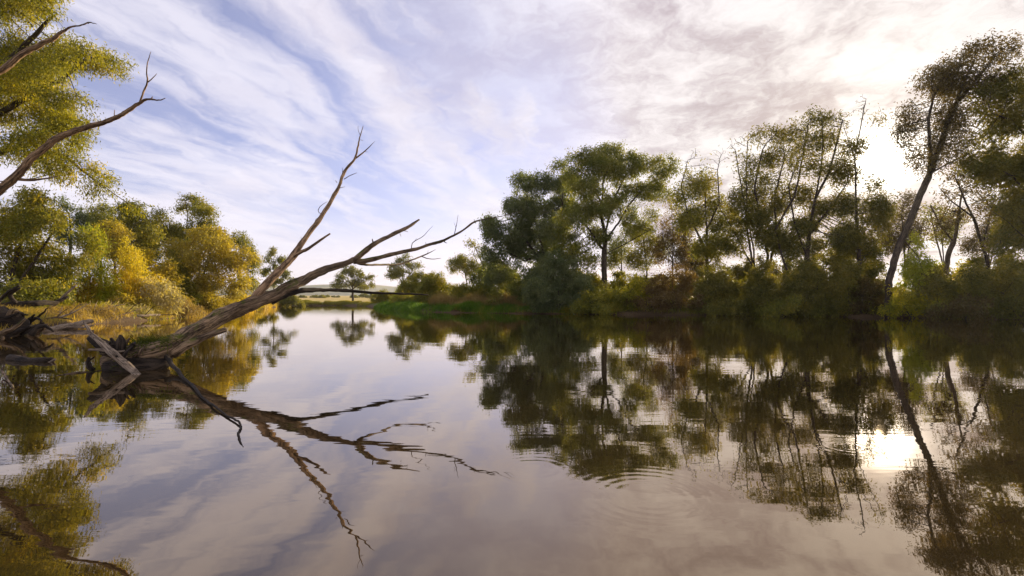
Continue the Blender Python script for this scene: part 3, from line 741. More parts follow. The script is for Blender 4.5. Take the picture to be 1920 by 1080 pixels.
T('lime_tree', 'open autumn tree behind the long dead branch right of the oak', 96,
  [(755, 490, 16, 10, 0.8), (738, 500, 13, 10, 0.8), (772, 500, 14, 10, 0.8), (752, 510, 18, 10), (735, 517, 12, 8), (775, 518, 14, 9), (765, 480, 10, 7, 0.6)],
  [(757, 566), (757, 530), (756, 500)], 'far', extra=[[(757, 535), (740, 510), (736, 498)], [(757, 530), (774, 508), (774, 495)]],
  group='trees at the far end of the river', seed=31, r_base=0.22, limbs=3, per=10, spacing=0.62, L=0.34, Wd=0.11, droop=0.1)

# ------------------------------------------------------------------ shrubs
def S(name, label, px, Y, top, w, leaf, seed, base_py=None, group=None, per=16, spacing=0.55, n=5, droop=0.4, L=0.24, Wd=0.075, stems=5, low=0.25, r_base=0.06, rough=1.0):
    """a many-stemmed shrub: px middle, top = image row of its top, w = half width in pixels"""
    rng = np.random.default_rng(seed * 7 + 3)
    k = Y / F
    x = (px - 960) * k
    bz = gzf(x, Y)
    hz = P(px, top, Y)[2] - bz
    wm = w * k
    base = np.array([x, Y, bz - 0.1])
    lobes = []
    for q in range(n):
        a = (q + 0.5) / n * 2 - 1
        rr_ = wm * rng.uniform(0.34, 0.5)
        hh = hz * (1 - 0.45 * a * a * rough) * rng.uniform(0.8, 1.0)
        rz = max(0.3, hh * rng.uniform(0.36, 0.44))
        lobes.append((base + np.array([a * wm * 0.75, rng.uniform(-0.5, 0.5) * wm, hh - rz + 0.1]), np.array([rr_, rr_ * 1.1, rz]), 1.0))
        if hh > 1.6 and low:
            lobes.append((base + np.array([a * wm * 0.85, rng.uniform(-0.6, 0.3) * wm, hh * low]), np.array([rr_, rr_, hh * 0.28]), 0.9))
    paths = []
    for q in range(stems):
        a = rng.uniform(-0.35, 0.35) * wm
        t_ = lobes[int(rng.integers(0, len(lobes)))][0]
        s0 = base + np.array([a, rng.uniform(-0.3, 0.3) * wm, 0])
        paths.append((np.array([s0, s0 * 0.5 + t_ * 0.5 + np.array([0, 0, 0.12 * hz]), t_]), False))
    return tree(name, label, 'shrub', tuple(base), lobes, paths, leaf, group=group, seed=seed, r_base=r_base, r_tip=0.007, spacing=spacing, per=per,
                L=L, Wd=Wd, droop=droop, spread=0.27, trunk_name='stem', crown_name='foliage')

GS = 'undergrowth on the right bank'
GB = 'bushes on the left bank'
S('willow_bush', 'dark drooping grey-green willow bush in front of the grey-green willow', 1050, 51.5, 478, 62, 'willow_grey', 41, group=GS, n=6, per=18)
S('willow_bush', 'dark green bush at the foot of the grey-green willow', 962, 56, 500, 46, 'willow', 42, group=GS)
S('scrub_bush', 'olive scrub bush under the small pollard-like willow', 880, 64, 520, 42, 'olive', 43, group=GS)
S('scrub_bush', 'wide olive bush left of the scrub under the small pollard-like willow', 820, 70, 512, 46, 'olive', 44, group=GS)
S('scrub_bush', 'rounded bush above the bright grass point at the river bend', 790, 82, 500, 36, 'olive', 45, group=GS)
S('scrub_bush', 'bright lime-green bush right of the lone oak', 762, 88, 522, 26, 'lime', 46, group=GS, L=0.3)
S('scrub_bush', 'low dull bush between the oak and the lime-green bush', 722, 98, 540, 26, 'olive', 47, group=GS, L=0.3)
S('scrub_bush', 'olive bush hanging over the water behind the dead branch tip', 765, 74, 545, 40, 'olive', 48, group=GS)
S('scrub_bush', 'green bush at the foot of the tallest willow', 1130, 49.5, 520, 44, 'olive', 49, group=GS)
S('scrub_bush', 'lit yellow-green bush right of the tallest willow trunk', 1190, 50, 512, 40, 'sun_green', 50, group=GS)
S('scrub_bush', 'russet autumn bush under the thin sapling', 1265, 48, 480, 44, 'russet', 51, group=GS, per=12)
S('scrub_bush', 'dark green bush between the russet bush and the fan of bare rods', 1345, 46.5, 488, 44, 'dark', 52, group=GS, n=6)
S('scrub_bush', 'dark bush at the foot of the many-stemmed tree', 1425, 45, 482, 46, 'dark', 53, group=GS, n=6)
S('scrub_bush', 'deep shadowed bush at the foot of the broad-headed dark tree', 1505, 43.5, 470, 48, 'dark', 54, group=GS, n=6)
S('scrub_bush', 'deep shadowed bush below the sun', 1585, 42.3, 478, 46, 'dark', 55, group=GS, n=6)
S('scrub_bush', 'brownish low bush left of the slanting trunk', 1628, 41.5, 510, 36, 'brown', 56, group=GS)
S('scrub_bush', 'glowing yellow-green bush right of the slanting trunk', 1722, 42.5, 440, 40, 'lime', 57, group=GS, n=5)
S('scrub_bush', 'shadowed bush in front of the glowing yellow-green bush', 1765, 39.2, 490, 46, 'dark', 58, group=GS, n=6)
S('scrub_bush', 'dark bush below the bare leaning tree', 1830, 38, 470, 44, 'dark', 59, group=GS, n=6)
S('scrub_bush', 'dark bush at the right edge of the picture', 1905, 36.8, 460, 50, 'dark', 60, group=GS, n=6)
S('scrub_bush', 'tangled brown bramble hump at the water below the bare leaning tree', 1810, 37.3, 548, 62, 'brown', 61, group=GS, n=7, per=10, low=0)
S('scrub_bush', 'low green bramble on the water edge below the broad-headed dark tree', 1480, 42.9, 545, 60, 'olive', 62, group=GS, n=7, low=0)
S('scrub_bush', 'pale pinkish-brown weeds on the water edge under the russet bush', 1215, 48.4, 548, 44, 'russet', 63, group=GS, n=6, per=10, low=0)
S('scrub_bush', 'low green weeds at the water below the tallest willow', 1110, 49.2, 556, 52, 'olive', 64, group=GS, n=7, low=0)
S('scrub_bush', 'low dark weeds at the water under the fan of bare rods', 1375, 45.2, 550, 52, 'dark', 65, group=GS, n=7, low=0)
S('scrub_bush', 'low yellow-lit weeds at the foot of the slanting trunk', 1690, 39.8, 535, 44, 'sun_green', 66, group=GS, n=6, low=0)
# thicket behind the first row: darker masses that close the gaps low down
for q, (px, Y, top, w, lf, lab) in enumerate([
        (930, 66, 470, 50, 'willow', 'thicket behind the left flank of the grey-green willow'),
        (1010, 66, 490, 48, 'willow', 'thicket behind the trunk of the grey-green willow'),
        (1095, 64, 500, 46, 'olive', 'thicket behind the trunk of the tallest willow, on its left'),
        (1175, 64, 500, 46, 'sun_green', 'sunlit thicket behind the tallest willow, on its right'),
        (1240, 62, 498, 40, 'olive', 'thicket behind the russet bush'),
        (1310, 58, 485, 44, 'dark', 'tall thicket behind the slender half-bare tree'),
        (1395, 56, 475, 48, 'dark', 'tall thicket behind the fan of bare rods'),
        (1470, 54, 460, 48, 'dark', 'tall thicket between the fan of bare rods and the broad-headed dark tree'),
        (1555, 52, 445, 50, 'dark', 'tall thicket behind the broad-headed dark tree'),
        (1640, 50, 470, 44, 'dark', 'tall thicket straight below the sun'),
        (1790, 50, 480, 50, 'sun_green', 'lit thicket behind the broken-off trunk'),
        (1870, 48, 450, 50, 'dark', 'thicket behind the bush at the right edge')]):
    S('thicket', lab, px, Y, top, w, lf, 80 + q, group='thicket behind the right-bank trees', n=6, stems=6, spacing=0.7, per=20, L=0.30, Wd=0.095)
# ---- left bank bushes
S('willow_bush', 'fountain-shaped yellow-green willow bush on the left bank', 190, 38, 428, 44, 'lime', 101, group=GB, n=5, droop=-0.3, stems=12, per=15, L=0.28, Wd=0.05)
S('willow_bush', 'bright golden-yellow willow bush right of the fountain-shaped one', 245, 39, 440, 46, 'yellow', 102, group=GB, n=5, droop=-0.1, stems=12, per=15, L=0.28, Wd=0.05)
S('willow_bush', 'thin yellow willow bush with pale stems left of the fountain-shaped one', 140, 36.5, 458, 40, 'gold', 103, group=GB, n=5, droop=-0.2, stems=10, per=10, L=0.26, Wd=0.05)
S('willow_bush', 'pale silvery mound of drooping foliage at the water on the left bank', 300, 39.5, 508, 44, 'pale', 104, group=GB, n=6, droop=0.9, per=15)
S('willow_bush', 'ochre bush behind the pale silvery mound', 300, 44, 478, 44, 'ochre', 105, group=GB, n=5)
S('scrub_bush', 'rusty low bush at the water under the ochre-gold willow', 395, 49.5, 545, 42, 'ochre', 106, group=GB, n=6, low=0)
S('scrub_bush', 'golden low bush at the water at the river end of the left bank', 455, 58, 540, 26, 'gold', 107, group=GB, n=5, low=0)
S('scrub_bush', 'dark hollow bush behind the driftwood at the left edge', 60, 30.5, 510, 56, 'olive', 108, group=GB, n=6)
S('scrub_bush', 'gold scrub behind the driftwood left of the thin yellow bush', 95, 33.5, 505, 36, 'gold', 109, group=GB, n=5, per=9)
S('scrub_bush', 'low ochre scrub at the water below the bright yellow bush', 235, 37, 545, 44, 'ochre', 110, group=GB, n=6, low=0, per=10)
S('scrub_bush', 'low bush right of the lone sapling at the bend', 545, 98, 545, 24, 'far', 111, group='far bank bushes', n=5, low=0, L=0.3, Wd=0.1)
S('scrub_bush', 'dark bush at the foot of the lone sapling', 492, 84, 540, 22, 'olive', 112, group='far bank bushes', n=5, low=0, L=0.3, Wd=0.1)
S('willow_bush', 'yellow-olive bush filling the gap between the yellow bushes and the ochre-gold willow', 325, 47, 462, 40, 'olive', 130, group=GB, n=6, per=18)
S('willow_bush', 'gold bush behind the bright golden-yellow willow bush', 270, 43, 455, 40, 'gold', 131, group=GB, n=5)
for q, (px, Y, top, w, lf, lab) in enumerate([
        (120, 29.6, 572, 40, 'straw', 'matted straw hummock right of the dark driftwood bough'), (175, 32.5, 566, 44, 'straw', 'matted straw hummock below the thin yellow bush'),
        (230, 35.0, 564, 40, 'pale', 'pale matted weeds left of the silvery mound'), (345, 41.5, 556, 34, 'straw', 'straw weeds right of the silvery mound at the water'),
        (90, 27.6, 580, 30, 'straw', 'low straw tuft beside the dark root tangle'), (270, 37.4, 566, 34, 'ochre', 'ochre weeds hanging into the water in front of the silvery mound'),
        (420, 51.5, 552, 36, 'gold', 'gold weeds drooping to the water under the ochre-gold willow')]):
    S('weed_clump', lab, px, Y, top, w, lf, 150 + q, group='weeds along the left waterline', n=6, low=0, per=12, droop=0.9, L=0.34, Wd=0.03, spacing=0.4)
# distant field trees
ft = S('field_tree', 'small rounded tree in the line across the meadow, far behind the oak', 600, 240, 550, 14, 'far', 120, group='trees across the meadow', n=5, spacing=1.3, per=16, L=0.7, Wd=0.25, low=0.3)
ft['category'] = 'tree'
for q in range(16):
    px = 470 + q * 24 + RNG.uniform(-8, 8); Y = RNG.uniform(230, 330); x = (px - 960) / F * Y
    copy_tree(ft, (x, Y, gzf(x, Y) - 0.1), RNG.uniform(0, 6), RNG.uniform(0.7, 1.5))

# ------------------------------------------------------------------ fallen tree in the river
def rod(geo, ctrl, sides=10, rough=0.10, n=None, seed=0, wob=0.0):
    """ctrl rows: px, py, distance, radius"""
    rng = np.random.default_rng(seed + 901)
    rows = np.array([[*P(q[0], q[1], q[2]), q[3]] for q in ctrl])
    ln = np.linalg.norm(np.diff(rows[:, :3], axis=0), axis=1).sum()
    c = curve(rows, n or max(6, int(ln / 0.09)))
    if wob:
        w = np.cumsum(rng.normal(0, wob, (len(c), 3)), 0); w -= w[-1] * np.linspace(0, 1, len(c))[:, None]
        c[:, :3] += w
    geo.add(*tube(c[:, :3], np.maximum(c[:, 3], 0.004) * (1 + 0.05 * np.sin(np.arange(len(c)) * 1.7 + seed)), sides, rough, rng))
    return c
def part(name, ctrls, mat, root, sides=8, seed=0, rough=0.1, wob=0.004):
    g = Geo()
    for k, c in enumerate(ctrls): rod(g, c, sides, rough, seed=seed + k, wob=wob)
    return g.build(name, M[mat], None if root is None else root, tuple(root.location) if root.parent is None else None)
def sub(name, ctrl, mat, par_obj, root, sides=5, seed=0, wob=0.004):
    g = Geo(); rod(g, ctrl, sides, 0.06, seed=seed, wob=wob)
    return g.build(name, M[mat], par_obj, tuple(root.location))

ft_root = empty('fallen_tree', tuple(P(255, 690, 11.1)))
tag(ft_root, 'long dead fallen tree rising out of the water with bare forked branches', 'fallen tree')
part('trunk', [[(205, 690, 10.9, 0.264), (250, 672, 11.0, 0.299), (305, 656, 11.2, 0.264), (350, 630, 11.6, 0.224), (400, 601, 12.1, 0.189), (450, 577, 12.6, 0.163), (500, 560, 13.0, 0.150), (544, 540, 13.4, 0.136), (575, 524, 13.7, 0.114), (603, 509, 13.9, 0.101), (653, 492, 14.3, 0.084), (672, 484, 14.45, 0.075)]],
     'dead', ft_root, 30, 1, 0.17, 0.007)
LB = part('limb', [[(474, 564, 12.85, .085), (484, 549, 12.9, .105), (520, 510, 13.3, .098), (548, 481, 13.6, .088), (576, 438, 14.0, .070), (603, 403, 14.4, .060), (632, 356, 14.9, .050), (646, 321, 15.3, .042), (665, 296, 15.6, .034), (671, 272, 15.8, .024), (675, 255, 16.0, .017), (681, 236, 16.2, .008)]], 'dead_bare', ft_root, 12, 10)
sub('branch', [(663, 299, 15.6, .026), (676, 290, 15.7, .022), (688, 280, 15.8, .017), (697, 271, 15.9, .010), (703, 265, 16, .004)], 'dead_bare', LB, ft_root, 6, 11)
sub('branch', [(550, 482, 13.6, .050), (562, 474, 13.6, .046), (576, 467, 13.7, .042), (595, 454, 13.8, .036), (619, 438, 13.9, .024)], 'dead_bare', LB, ft_root, 8, 12)
for k, tw in enumerate([[(645, 336, 15.2, .014), (656, 330, 15.1, .011), (669, 324, 15.1, .006)], [(636, 353, 15, .012), (647, 350, 15, .005)], [(604, 402, 14.4, .012), (597, 396, 14.4, .010), (602, 386, 14.4, .008), (614, 378, 14.4, .004)],
                        [(642, 323, 15.3, .010), (642, 314, 15.3, .005)], [(632, 342, 15.1, .012), (629, 338, 15.1, .006)], [(588, 424, 14.2, .010), (592, 412, 14.1, .007), (599, 408, 14.1, .003)],
                        [(676, 262, 15.9, .008), (681, 264, 15.9, .004)], [(675, 252, 16, .009), (672, 242, 16, .006), (672, 236, 16, .004)], [(566, 452, 13.9, .012), (564, 444, 13.9, .004)], [(684, 284, 15.8, .008), (690, 285, 15.8, .004)]]):
    sub('twig', tw, 'dead_bare', LB, ft_root, 5, 20 + k)
LC = part('limb', [[(662, 488, 14.35, .07), (684, 471, 14.5, .078), (700, 458, 14.6, .070), (722, 446, 14.9, .058), (747, 434, 15.2, .056), (768, 423, 15.5, .050), (786, 412, 15.8, .026)]], 'dead', ft_root, 12, 30)
for k, tw in enumerate([[(700, 457, 14.6, .03), (698, 448, 14.6, .012)], [(757, 432, 15.3, .014), (765, 435, 15.3, .006)], [(750, 438, 15.3, .010), (752, 444, 15.3, .004)], [(733, 443, 15.1, .012), (734, 436, 15.1, .005)]]):
    sub('twig', tw, 'dead', LC, ft_root, 5, 31 + k)
LD = part('limb', [[(662, 491, 14.4, .075), (686, 489, 14.5, .072), (720, 481, 14.7, .060), (751, 473, 15.0, .054), (780, 466, 15.3, .050), (809, 457, 15.6, .044), (825, 453, 15.7, .046), (840, 446, 15.8, .037), (867, 432, 16.0, .030), (891, 416, 16.2, .026), (912, 411, 16.3, .018), (934, 407, 16.4, .013), (956, 402, 16.5, .009), (977, 396, 16.6, .004)]], 'dead', ft_root, 10, 40)
for k, tw in enumerate([[(772, 467, 15.2, .014), (775, 454, 15.2, .012), (793, 444, 15.2, .009), (803, 433, 15.2, .006), (811, 424, 15.2, .003)], [(776, 454, 15.2, .008), (781, 447, 15.2, .003)], [(852, 440, 15.9, .014), (855, 425, 15.9, .011), (857, 414, 15.9, .007), (859, 403, 15.9, .003)],
                        [(855, 426, 15.9, .007), (851, 417, 15.9, .003)], [(891, 418, 16.2, .018), (889, 411, 16.2, .007)], [(832, 452, 15.7, .02), (838, 456, 15.7, .006)], [(800, 461, 15.5, .014), (798, 454, 15.5, .005)], [(945, 405, 16.5, .006), (950, 399, 16.5, .003)]]):
    sub('twig', tw, 'dead', LD, ft_root, 5, 41 + k)
LE = part('limb', [[(670, 493, 14.5, .035), (690, 496, 14.8, .032), (718, 496, 15.6, .030), (743, 497, 16.4, .029), (765, 491, 17.2, .028), (790, 481, 18.0, .024), (803, 475, 18.2, .016), (817, 468, 18.4, .006)]], 'dead', ft_root, 8, 60)
sub('twig', [(790, 481, 18.0, .020), (801, 485, 18.1, .016), (813, 486, 18.2, .014), (827, 484, 18.3, .007)], 'dead', LE, ft_root, 6, 61)
sub('twig', [(801, 476, 18.2, .009), (803, 469, 18.2, .004)], 'dead', LE, ft_root, 5, 62)
LF_ = part('limb', [[(508, 566, 13.1, .09), (535, 553, 13.3, .085), (560, 545, 13.5, .070), (583, 543, 13.8, .066), (610, 544, 14.2, .050), (638, 545, 14.6, .050), (665, 547, 14.9, .046), (692, 549, 15.2, .042), (722, 550, 15.6, .036), (751, 551, 15.9, .034), (780, 552, 16.2, .028), (803, 553, 16.5, .020)]], 'dead_dark', ft_root, 10, 70)
part('stub', [[(322, 664, 11.2, .12), (345, 650, 11.3, .10), (375, 635, 11.5, .082), (405, 624, 11.6, .066), (424, 618, 11.7, .060)]], 'dead', ft_root, 10, 80)
part('branch', [[(312, 668, 11.1, .055), (330, 690, 10.3, .04), (352, 716, 9.1, .026), (380, 748, 7.6, .018), (404, 768, 6.9, .014), (436, 788, 6.3, .013), (450, 800, 6.0, .012), (446, 816, 5.62, .010), (456, 838, 5.18, .005)]], 'dead_dark', ft_root, 7, 82)
part('root', [[(232, 668, 11.0, .16), (212, 660, 11.0, .17), (190, 645, 11.0, .13), (168, 632, 11.0, .07)]], 'dead_dark', ft_root, 10, 84)
part('root', [[(222, 668, 10.95, .06), (217, 650, 10.95, .05), (208, 634, 10.95, .03)]], 'dead_dark', ft_root, 7, 85)
part('root', [[(236, 662, 10.9, .06), (234, 648, 10.9, .05), (243, 634, 10.9, .02)]], 'dead', ft_root, 7, 86)
part('root', [[(222, 662, 10.7, .10), (226, 640, 10.7, .09), (225, 628, 10.7, .02)]], 'dead_dark', ft_root, 7, 87)
part('root', [[(205, 688, 10.8, .20), (250, 694, 10.8, .26), (285, 690, 10.9, .22), (315, 680, 11.0, .10)]], 'dead_dark', ft_root, 12, 88, 0.16)
rng = np.random.default_rng(14)
for q in range(16):
    a = np.array([rng.uniform(205, 262), rng.uniform(655, 688)]); an = rng.uniform(0.6, 3.6); ln = rng.uniform(12, 34)
    r = rng.uniform(.025, .075); y0 = rng.uniform(10.55, 11.2)
    e = a + np.array([math.cos(an), -math.sin(an)]) * ln
    part('root', [[(*a, y0, r), (*((a + e) / 2 + rng.normal(0, 4, 2)), y0 + rng.uniform(-.15, .15), r * .75), (*e, y0 + rng.uniform(-.3, .3), r * .3)]], 'dead_dark' if q % 3 else 'dead', ft_root, 7, 500 + q, 0.16, 0.01)
# moss and grass tufts along the top of the butt end
rng = np.random.default_rng(5)
k = 5200
tt = rng.random(k)
cx = np.interp(tt, [0, .5, 1], [238, 280, 335]) ; cyy = np.interp(tt, [0, .35, .7, 1], [658, 646, 645, 638])
cen = np.array([P(a, b, Y) for a, b, Y in zip(cx, cyy, np.interp(tt, [0, 1], [11.0, 11.35]))])
cen += rng.normal(0, 1, (k, 3)) * np.array([0.04, 0.17, 0.05]); cen[:, 2] -= np.abs(cen[:, 1] - 11.15) ** 2 * 1.0
dv = unit(rng.normal(0, 0.7, (k, 3)) + np.array([0, -0.35, 0.55])); dv[:, 2] -= rng.random(k) * 0.9 * (cen[:, 1] < 11.1)
sd = unit(np.cross(dv, rng.normal(0, 1, (k, 3)))) * 0.008
ln = rng.uniform(0.05, 0.19, (k, 1))
vv = np.stack([cen - sd, cen + sd, cen + dv * ln * 0.7 + sd * .6, cen + dv * ln * 1.0 + np.array([0, 0, -0.02])], 1).reshape(-1, 3)
o = mesh_obj('moss', vv, np.arange(k * 4).reshape(-1, 4), M['moss'], ft_root, False, fattr=rng.random(k), origin=tuple(ft_root.location)); o['kind'] = 'stuff'

def stick(name, label, cat, ctrls, mat, sides=8, seed=0, rough=0.1, group=None, names=None, mats=None):
    base = P(*ctrls[0][0][:3])
    r = empty(name, tuple(base)); tag(r, label, cat, group)
    for k, c in enumerate(ctrls):
        g = Geo(); rod(g, c, sides, rough, seed=seed + k, wob=0.006)
        g.build(names[k] if names else ('stem' if k == 0 else 'branch'), M[mats[k] if mats else mat], r, tuple(base))
    return r
stick('driftwood_plank', 'pale split branch leaning against the butt of the fallen tree', 'driftwood',
      [[(266, 712, 10.1, .06), (248, 693, 10.3, .07), (225, 670, 10.4, .078), (205, 652, 10.5, .07), (185, 634, 10.6, .05), (168, 617, 10.7, .033), (157, 604, 10.8, .018)]], 'dead_pale', 9, 200, 0.14)
stick('driftwood_stick', 'short horizontal stick across the roots of the fallen tree', 'driftwood',
      [[(165, 655, 10.5, .022), (190, 656, 10.5, .034), (215, 660, 10.5, .034), (233, 658, 10.5, .02)]], 'dead_pale', 7, 210)
stick('driftwood_snag', 'small hooked dark snag poking out of the water left of the fallen tree', 'driftwood',
      [[(175, 694, 10.7, .05), (166, 685, 10.7, .055), (164, 677, 10.7, .04), (166, 670, 10.7, .02)], [(165, 676, 10.7, .022), (172, 672, 10.7, .018), (178, 669, 10.7, .01)]], 'dead_dark', 7, 215)
stick('driftwood_log', 'low floating log end pointing left of the hooked snag', 'driftwood',
      [[(20, 672, 12.6, .10), (50, 678, 12.3, .10), (80, 677, 12.2, .085), (97, 673, 12.2, .05)], [(86, 684, 12.1, .03), (95, 680, 12.1, .04), (104, 673, 12.1, .02)]], 'dead_dark', 9, 220, mats=['dead_dark', 'dead_pale'])
stick('driftwood_stick', 'thin curved twig hooked over the water near the left edge', 'driftwood',
      [[(25, 728, 8.55, .016), (14, 712, 9.2, .018), (6, 698, 9.8, .016), (6, 688, 10, .012), (10, 681, 10, .006)], [(8, 705, 9.4, .012), (18, 716, 9.1, .010), (24, 724, 8.8, .006)]], 'dead', 6, 225)
stick('driftwood_log', 'thin floating branch lying flat on the water beside the roots', 'driftwood',
      [[(105, 706, 9.95, .020), (140, 700, 10.3, .028), (175, 697, 10.55, .026), (205, 693, 10.8, .02)]], 'dead', 6, 228)
stick('driftwood_log', 'long pale driftwood log along the left waterline', 'driftwood',
      [[(60, 622, 23.0, .10), (100, 616, 24.2, .13), (140, 609, 25.8, .14), (172, 602, 27.5, .11)], [(118, 612, 25.0, .05), (150, 614, 25.2, .06), (175, 611, 26, .035)]], 'dead_pale', 9, 230)
stick('driftwood_log', 'pale slanting pole behind the pale driftwood log', 'driftwood',
      [[(95, 578, 29.5, .10), (115, 560, 29.5, .08), (142, 535, 29.5, .05)]], 'dead_pale', 8, 240)
stick('driftwood_log', 'fallen dark bough stretched along the left bank above the driftwood', 'driftwood',
      [[(-30, 580, 27, .22), (20, 572, 27.3, .20), (70, 568, 28, .17), (105, 566, 29, .11), (128, 556, 29.4, .06)], [(30, 570, 27.3, .10), (20, 552, 27.2, .10), (38, 540, 27.2, .05)], [(-10, 575, 27, .1), (10, 552, 27, .08), (36, 535, 27, .05)]], 'dead_dark', 9, 250)
stick('driftwood_log', 'grey log reaching right along the water below the ochre scrub', 'driftwood',
      [[(165, 592, 34, .13), (200, 590, 34.8, .14), (250, 592, 34.5, .11), (300, 590, 36, .07)], [(195, 590, 34.8, .08), (172, 582, 35, .06), (150, 576, 35, .03)]], 'dead_pale', 8, 255)
for q, (a, b, c, lab) in enumerate([((150, 598, 31.5), (200, 578, 33), (235, 570, 34), 'bare branch lying over the ochre scrub on the left bank'), ((185, 600, 32), (235, 588, 33.5), (275, 574, 35), 'second bare branch, nearer the pale mound, on the left waterline'),
                                    ((230, 598, 34), (270, 592, 35), (330, 590, 37), 'straight bare branch at the water under the pale mound'), ((90, 600, 26.5), (128, 590, 27.5), (165, 570, 28.5), 'bent bare branch above the long pale driftwood log'),
                                    ((60, 604, 25), (105, 596, 26), (140, 600, 27), 'arched bare branch close above the long pale driftwood log')]):
    stick('driftwood_branch', lab, 'driftwood', [[(*a, .06), (*b, .05), (*c, .02)], [(*b, .03), (b[0] + 18, b[1] - 16, b[2], .02), (b[0] + 30, b[1] - 20, b[2], .008)], [((a[0] + b[0]) / 2, (a[1] + b[1]) / 2, (a[2] + b[2]) / 2, .03), ((a[0] + b[0]) / 2 + 8, b[1] - 14, b[2], .012)]], ['dead_pale', 'dead', 'dead_dark'][q % 3], 6, 260 + q * 5)
# root tangle at the left edge
rt = empty('root_tangle', (-21.0, 20.6, 0)); tag(rt, 'dark tangle of roots and broken boughs on the mud at the left edge', 'driftwood')
rng = np.random.default_rng(91)
for q in range(26):
    a = np.array([rng.uniform(-40, 60), rng.uniform(596, 640)]); Y0 = rng.uniform(19.2, 22.5)
    ln = rng.uniform(25, 70); an = rng.uniform(-0.5, 0.9)
    b = a + np.array([math.cos(an), -math.sin(an)]) * ln * 0.5 + rng.normal(0, 6, 2); c = a + np.array([math.cos(an), -math.sin(an)]) * ln + rng.normal(0, 8, 2)
    r = rng.uniform(0.05, 0.16)
    g = Geo(); rod(g, [(*a, Y0, r), (*b, Y0 + rng.uniform(-.4, .4), r * .8), (*c, Y0 + rng.uniform(-.6, .6), r * .3)], 7, 0.14, seed=300 + q, wob=0.02)
    g.build('root', M['dead_dark' if q % 3 else 'dead'], rt, (-21.0, 20.6, 0))
g = Geo(); rod(g, [(-60, 640, 20.5, .7), (-20, 618, 20.6, .8), (20, 606, 20.8, .55), (50, 612, 21, .25)], 14, 0.22, seed=350, wob=0.03); g.build('stump', M['dead_dark'], rt, (-21.0, 20.6, 0))

# ------------------------------------------------------------------ leaning dead tree at the left edge
DT = (-23.5, 17.6, gzf(-23.5, 17.6) - 0.2)
dt = empty('dead_tree', DT); tag(dt, 'bare dead tree reaching two long sunlit limbs in from the left edge', 'tree')
g = Geo()
tr = curve(np.array([[*DT, .36], [-23.0, 17.5, 2.0, .30], [-21.5, 17.3, 3.6, .25], [-20.6, 17.2, 5.5, .2], [-20.2, 17.2, 7.5, .16], [-20.0, 17.1, 9.5, .10], [-19.9, 17, 11.5, .03]]), 60)
g.add(*tube(tr[:, :3], tr[:, 3], 12, 0.1, np.random.default_rng(3))); g.build('trunk', M['dead_bare'], dt, DT)
def limb3(name, ctrl, par_obj, sides, seed):
    g = Geo(); rod(g, ctrl, sides, 0.10, seed=seed, wob=0.006)
    return g.build(name, M['dead_bare'], par_obj, DT)
l1 = limb3('limb', [(-190, 440, 17.3, .19), (-90, 400, 17.2, .17), (-30, 374, 17.1, .145), (26, 330, 17, .125), (59, 296, 17, .115), (96, 267, 17, .105), (122, 254, 17, .095), (159, 241, 17, .085), (193, 230, 17, .078), (230, 215, 17, .066), (259, 196, 17, .055), (278, 187, 17, .036), (296, 187, 17, .022), (310, 184, 17, .010)], dt, 12, 400)
for k, tw in enumerate([[(262, 194, 17, .030), (270, 172, 17, .028), (277, 154, 17, .026), (275, 138, 17, .020), (275, 124, 17, .016), (279, 108, 17, .012), (283, 97, 17, .007)], [(277, 154, 17, .020), (285, 147, 17, .015), (294, 138, 17, .008)], [(214, 218, 17, .014), (215, 206, 17, .010)],
                        [(283, 186, 17, .025), (286, 181, 17, .012)], [(26, 335, 17, .06), (50, 338, 17.2, .045), (85, 335, 17.5, .03), (110, 330, 17.7, .012)], [(234, 214, 17, .012), (234, 206, 17, .005)]]):
    sub('branch' if k in (0, 4) else 'twig', tw, 'dead_bare', l1, dt, 7, 410 + k)
l2 = limb3('limb', [(-180, 250, 17.2, .16), (-80, 185, 17.1, .125), (0, 133, 17, .095), (25, 113, 17, .09), (48, 98, 17, .085), (75, 85, 17, .075), (96, 76, 17, .066), (115, 62, 17, .05), (130, 52, 17, .032), (150, 48, 17, .022), (167, 44, 17, .018), (181, 45, 17, .008)], dt, 10, 420)
for k, tw in enumerate([[(95, 78, 17, .02), (100, 84, 17, .008)], [(165, 44, 17, .010), (170, 41, 17, .004)], [(60, 92, 17, .018), (64, 84, 17, .006)]]):
    sub('twig', tw, 'dead_bare', l2, dt, 6, 430 + k)

# ------------------------------------------------------------------ grass and reeds
def along_shore(i0, i1, n, inner, outer, seed):
    rng = np.random.default_rng(seed)
    pts = RIVER[i0:i1 + 1]; seg = np.linalg.norm(np.diff(pts, axis=0), axis=1); cs = np.concatenate([[0], np.cumsum(seg)])
    s = rng.uniform(0, cs[-1], n)
    x = np.interp(s, cs, pts[:, 0]); y = np.interp(s, cs, pts[:, 1])
    k = np.clip(np.searchsorted(cs, s) - 1, 0, len(seg) - 1)
    tx = np.diff(pts, axis=0)[k] / seg[k][:, None]
    nrm = np.column_stack([tx[:, 1], -tx[:, 0]])     # points out of the polygon for this winding
    q = np.column_stack([x, y]); off = rng.uniform(inner, outer, (n, 1))
    test = river_sd(q[:1, 0] + nrm[:1, 0], q[:1, 1] + nrm[:1, 1])[0] > 0
    return q + nrm * off * (1 if test else -1)
blades('bank_grass', 'dull green grass fringe along the right waterline under the trees', 'grass', along_shore(3, 11, 15000, 0.0, 3.0, 1), ground_z, 0.55, 0.9, 0.014, 'olive', 1)
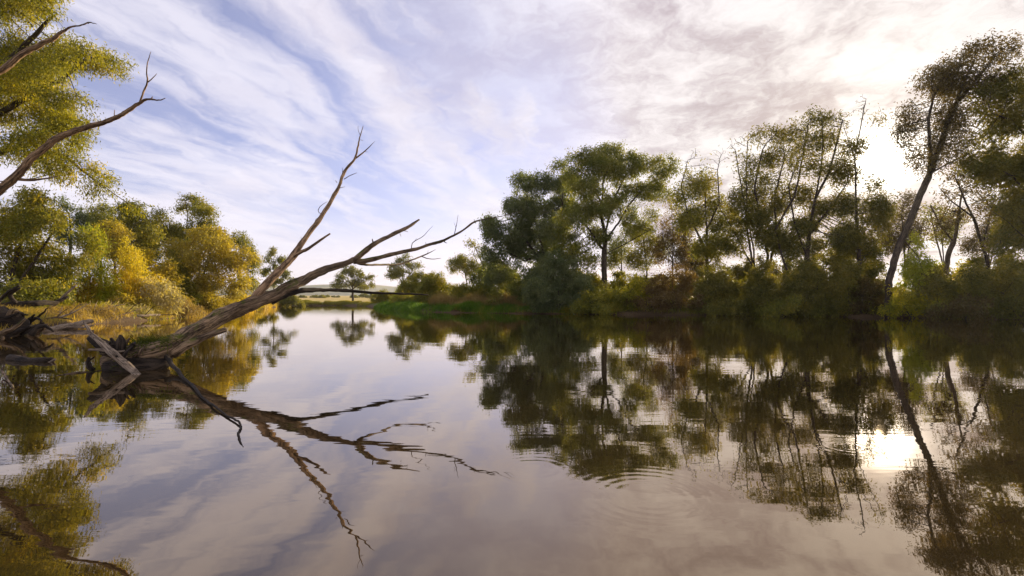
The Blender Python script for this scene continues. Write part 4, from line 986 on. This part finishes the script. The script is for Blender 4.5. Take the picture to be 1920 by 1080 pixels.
blades('green_grass', 'vivid green grass tongue on the right bank near the river bend', 'grass', np.vstack([along_shore(8, 11, 6000, 0.2, 1.6, 2), along_shore(11, 15, 9000, -0.3, 2.2, 3)]), ground_z, 0.75, 0.9, 0.02, 'grass', 2)
blades('dry_reeds', 'dry straw-coloured reeds behind the green grass on the right bank', 'reeds', along_shore(9, 12, 9000, 1.4, 4.0, 4), ground_z, 1.5, 0.45, 0.016, 'straw', 3)
blades('far_reeds', 'golden reeds fringing the far bank beyond the fallen tree', 'reeds', np.vstack([along_shore(19, 23, 9000, 0.0, 3.5, 5)]), ground_z, 1.1, 0.5, 0.03, 'goldgrass', 4)
blades('left_bank_grass', 'golden dry grass covering the left bank at the water', 'grass', along_shore(23, 30, 22000, 0.0, 5.0, 6), ground_z, 0.5, 1.3, 0.012, 'goldgrass', 5)
blades('left_green_grass', 'fresh green grass patch under the yellow bushes on the left bank', 'grass', np.column_stack([RNG.normal(-30.2, 2.0, 6000), RNG.normal(36.5, 1.2, 6000)]), ground_z, 0.7, 0.9, 0.016, 'lime', 6)
blades('far_bank_grass', 'dark grass edge of the far bank below the oak', 'grass', along_shore(16, 19, 9000, 0.0, 2.5, 7), ground_z, 0.6, 0.6, 0.03, 'olive', 7)

# ------------------------------------------------------------------ morning air
m, t, out = new_mat('thin_haze')
pv = t.node('ShaderNodeVolumePrincipled')
t.put(pv.inputs['Color'], (0.93, 0.95, 1.0)); pv.inputs['Density'].default_value = HAZE; pv.inputs['Anisotropy'].default_value = 0.5
t.l.new(pv.outputs[0], out.inputs['Volume'])
hx = 3100.0; z0, z1 = -4.0, 34.0
hv = [(x, y, z) for z in (z0, z1) for x, y in ((-hx, -hx), (hx, -hx), (hx, hx), (-hx, hx))]
haze = mesh_obj('haze', hv, [(0, 3, 2, 1), (4, 5, 6, 7), (0, 1, 5, 4), (1, 2, 6, 5), (2, 3, 7, 6), (3, 0, 4, 7)], m)
tag(haze, 'thin bright haze in the air over the river', 'haze', kind='stuff')
cy.volume_bounces = 0
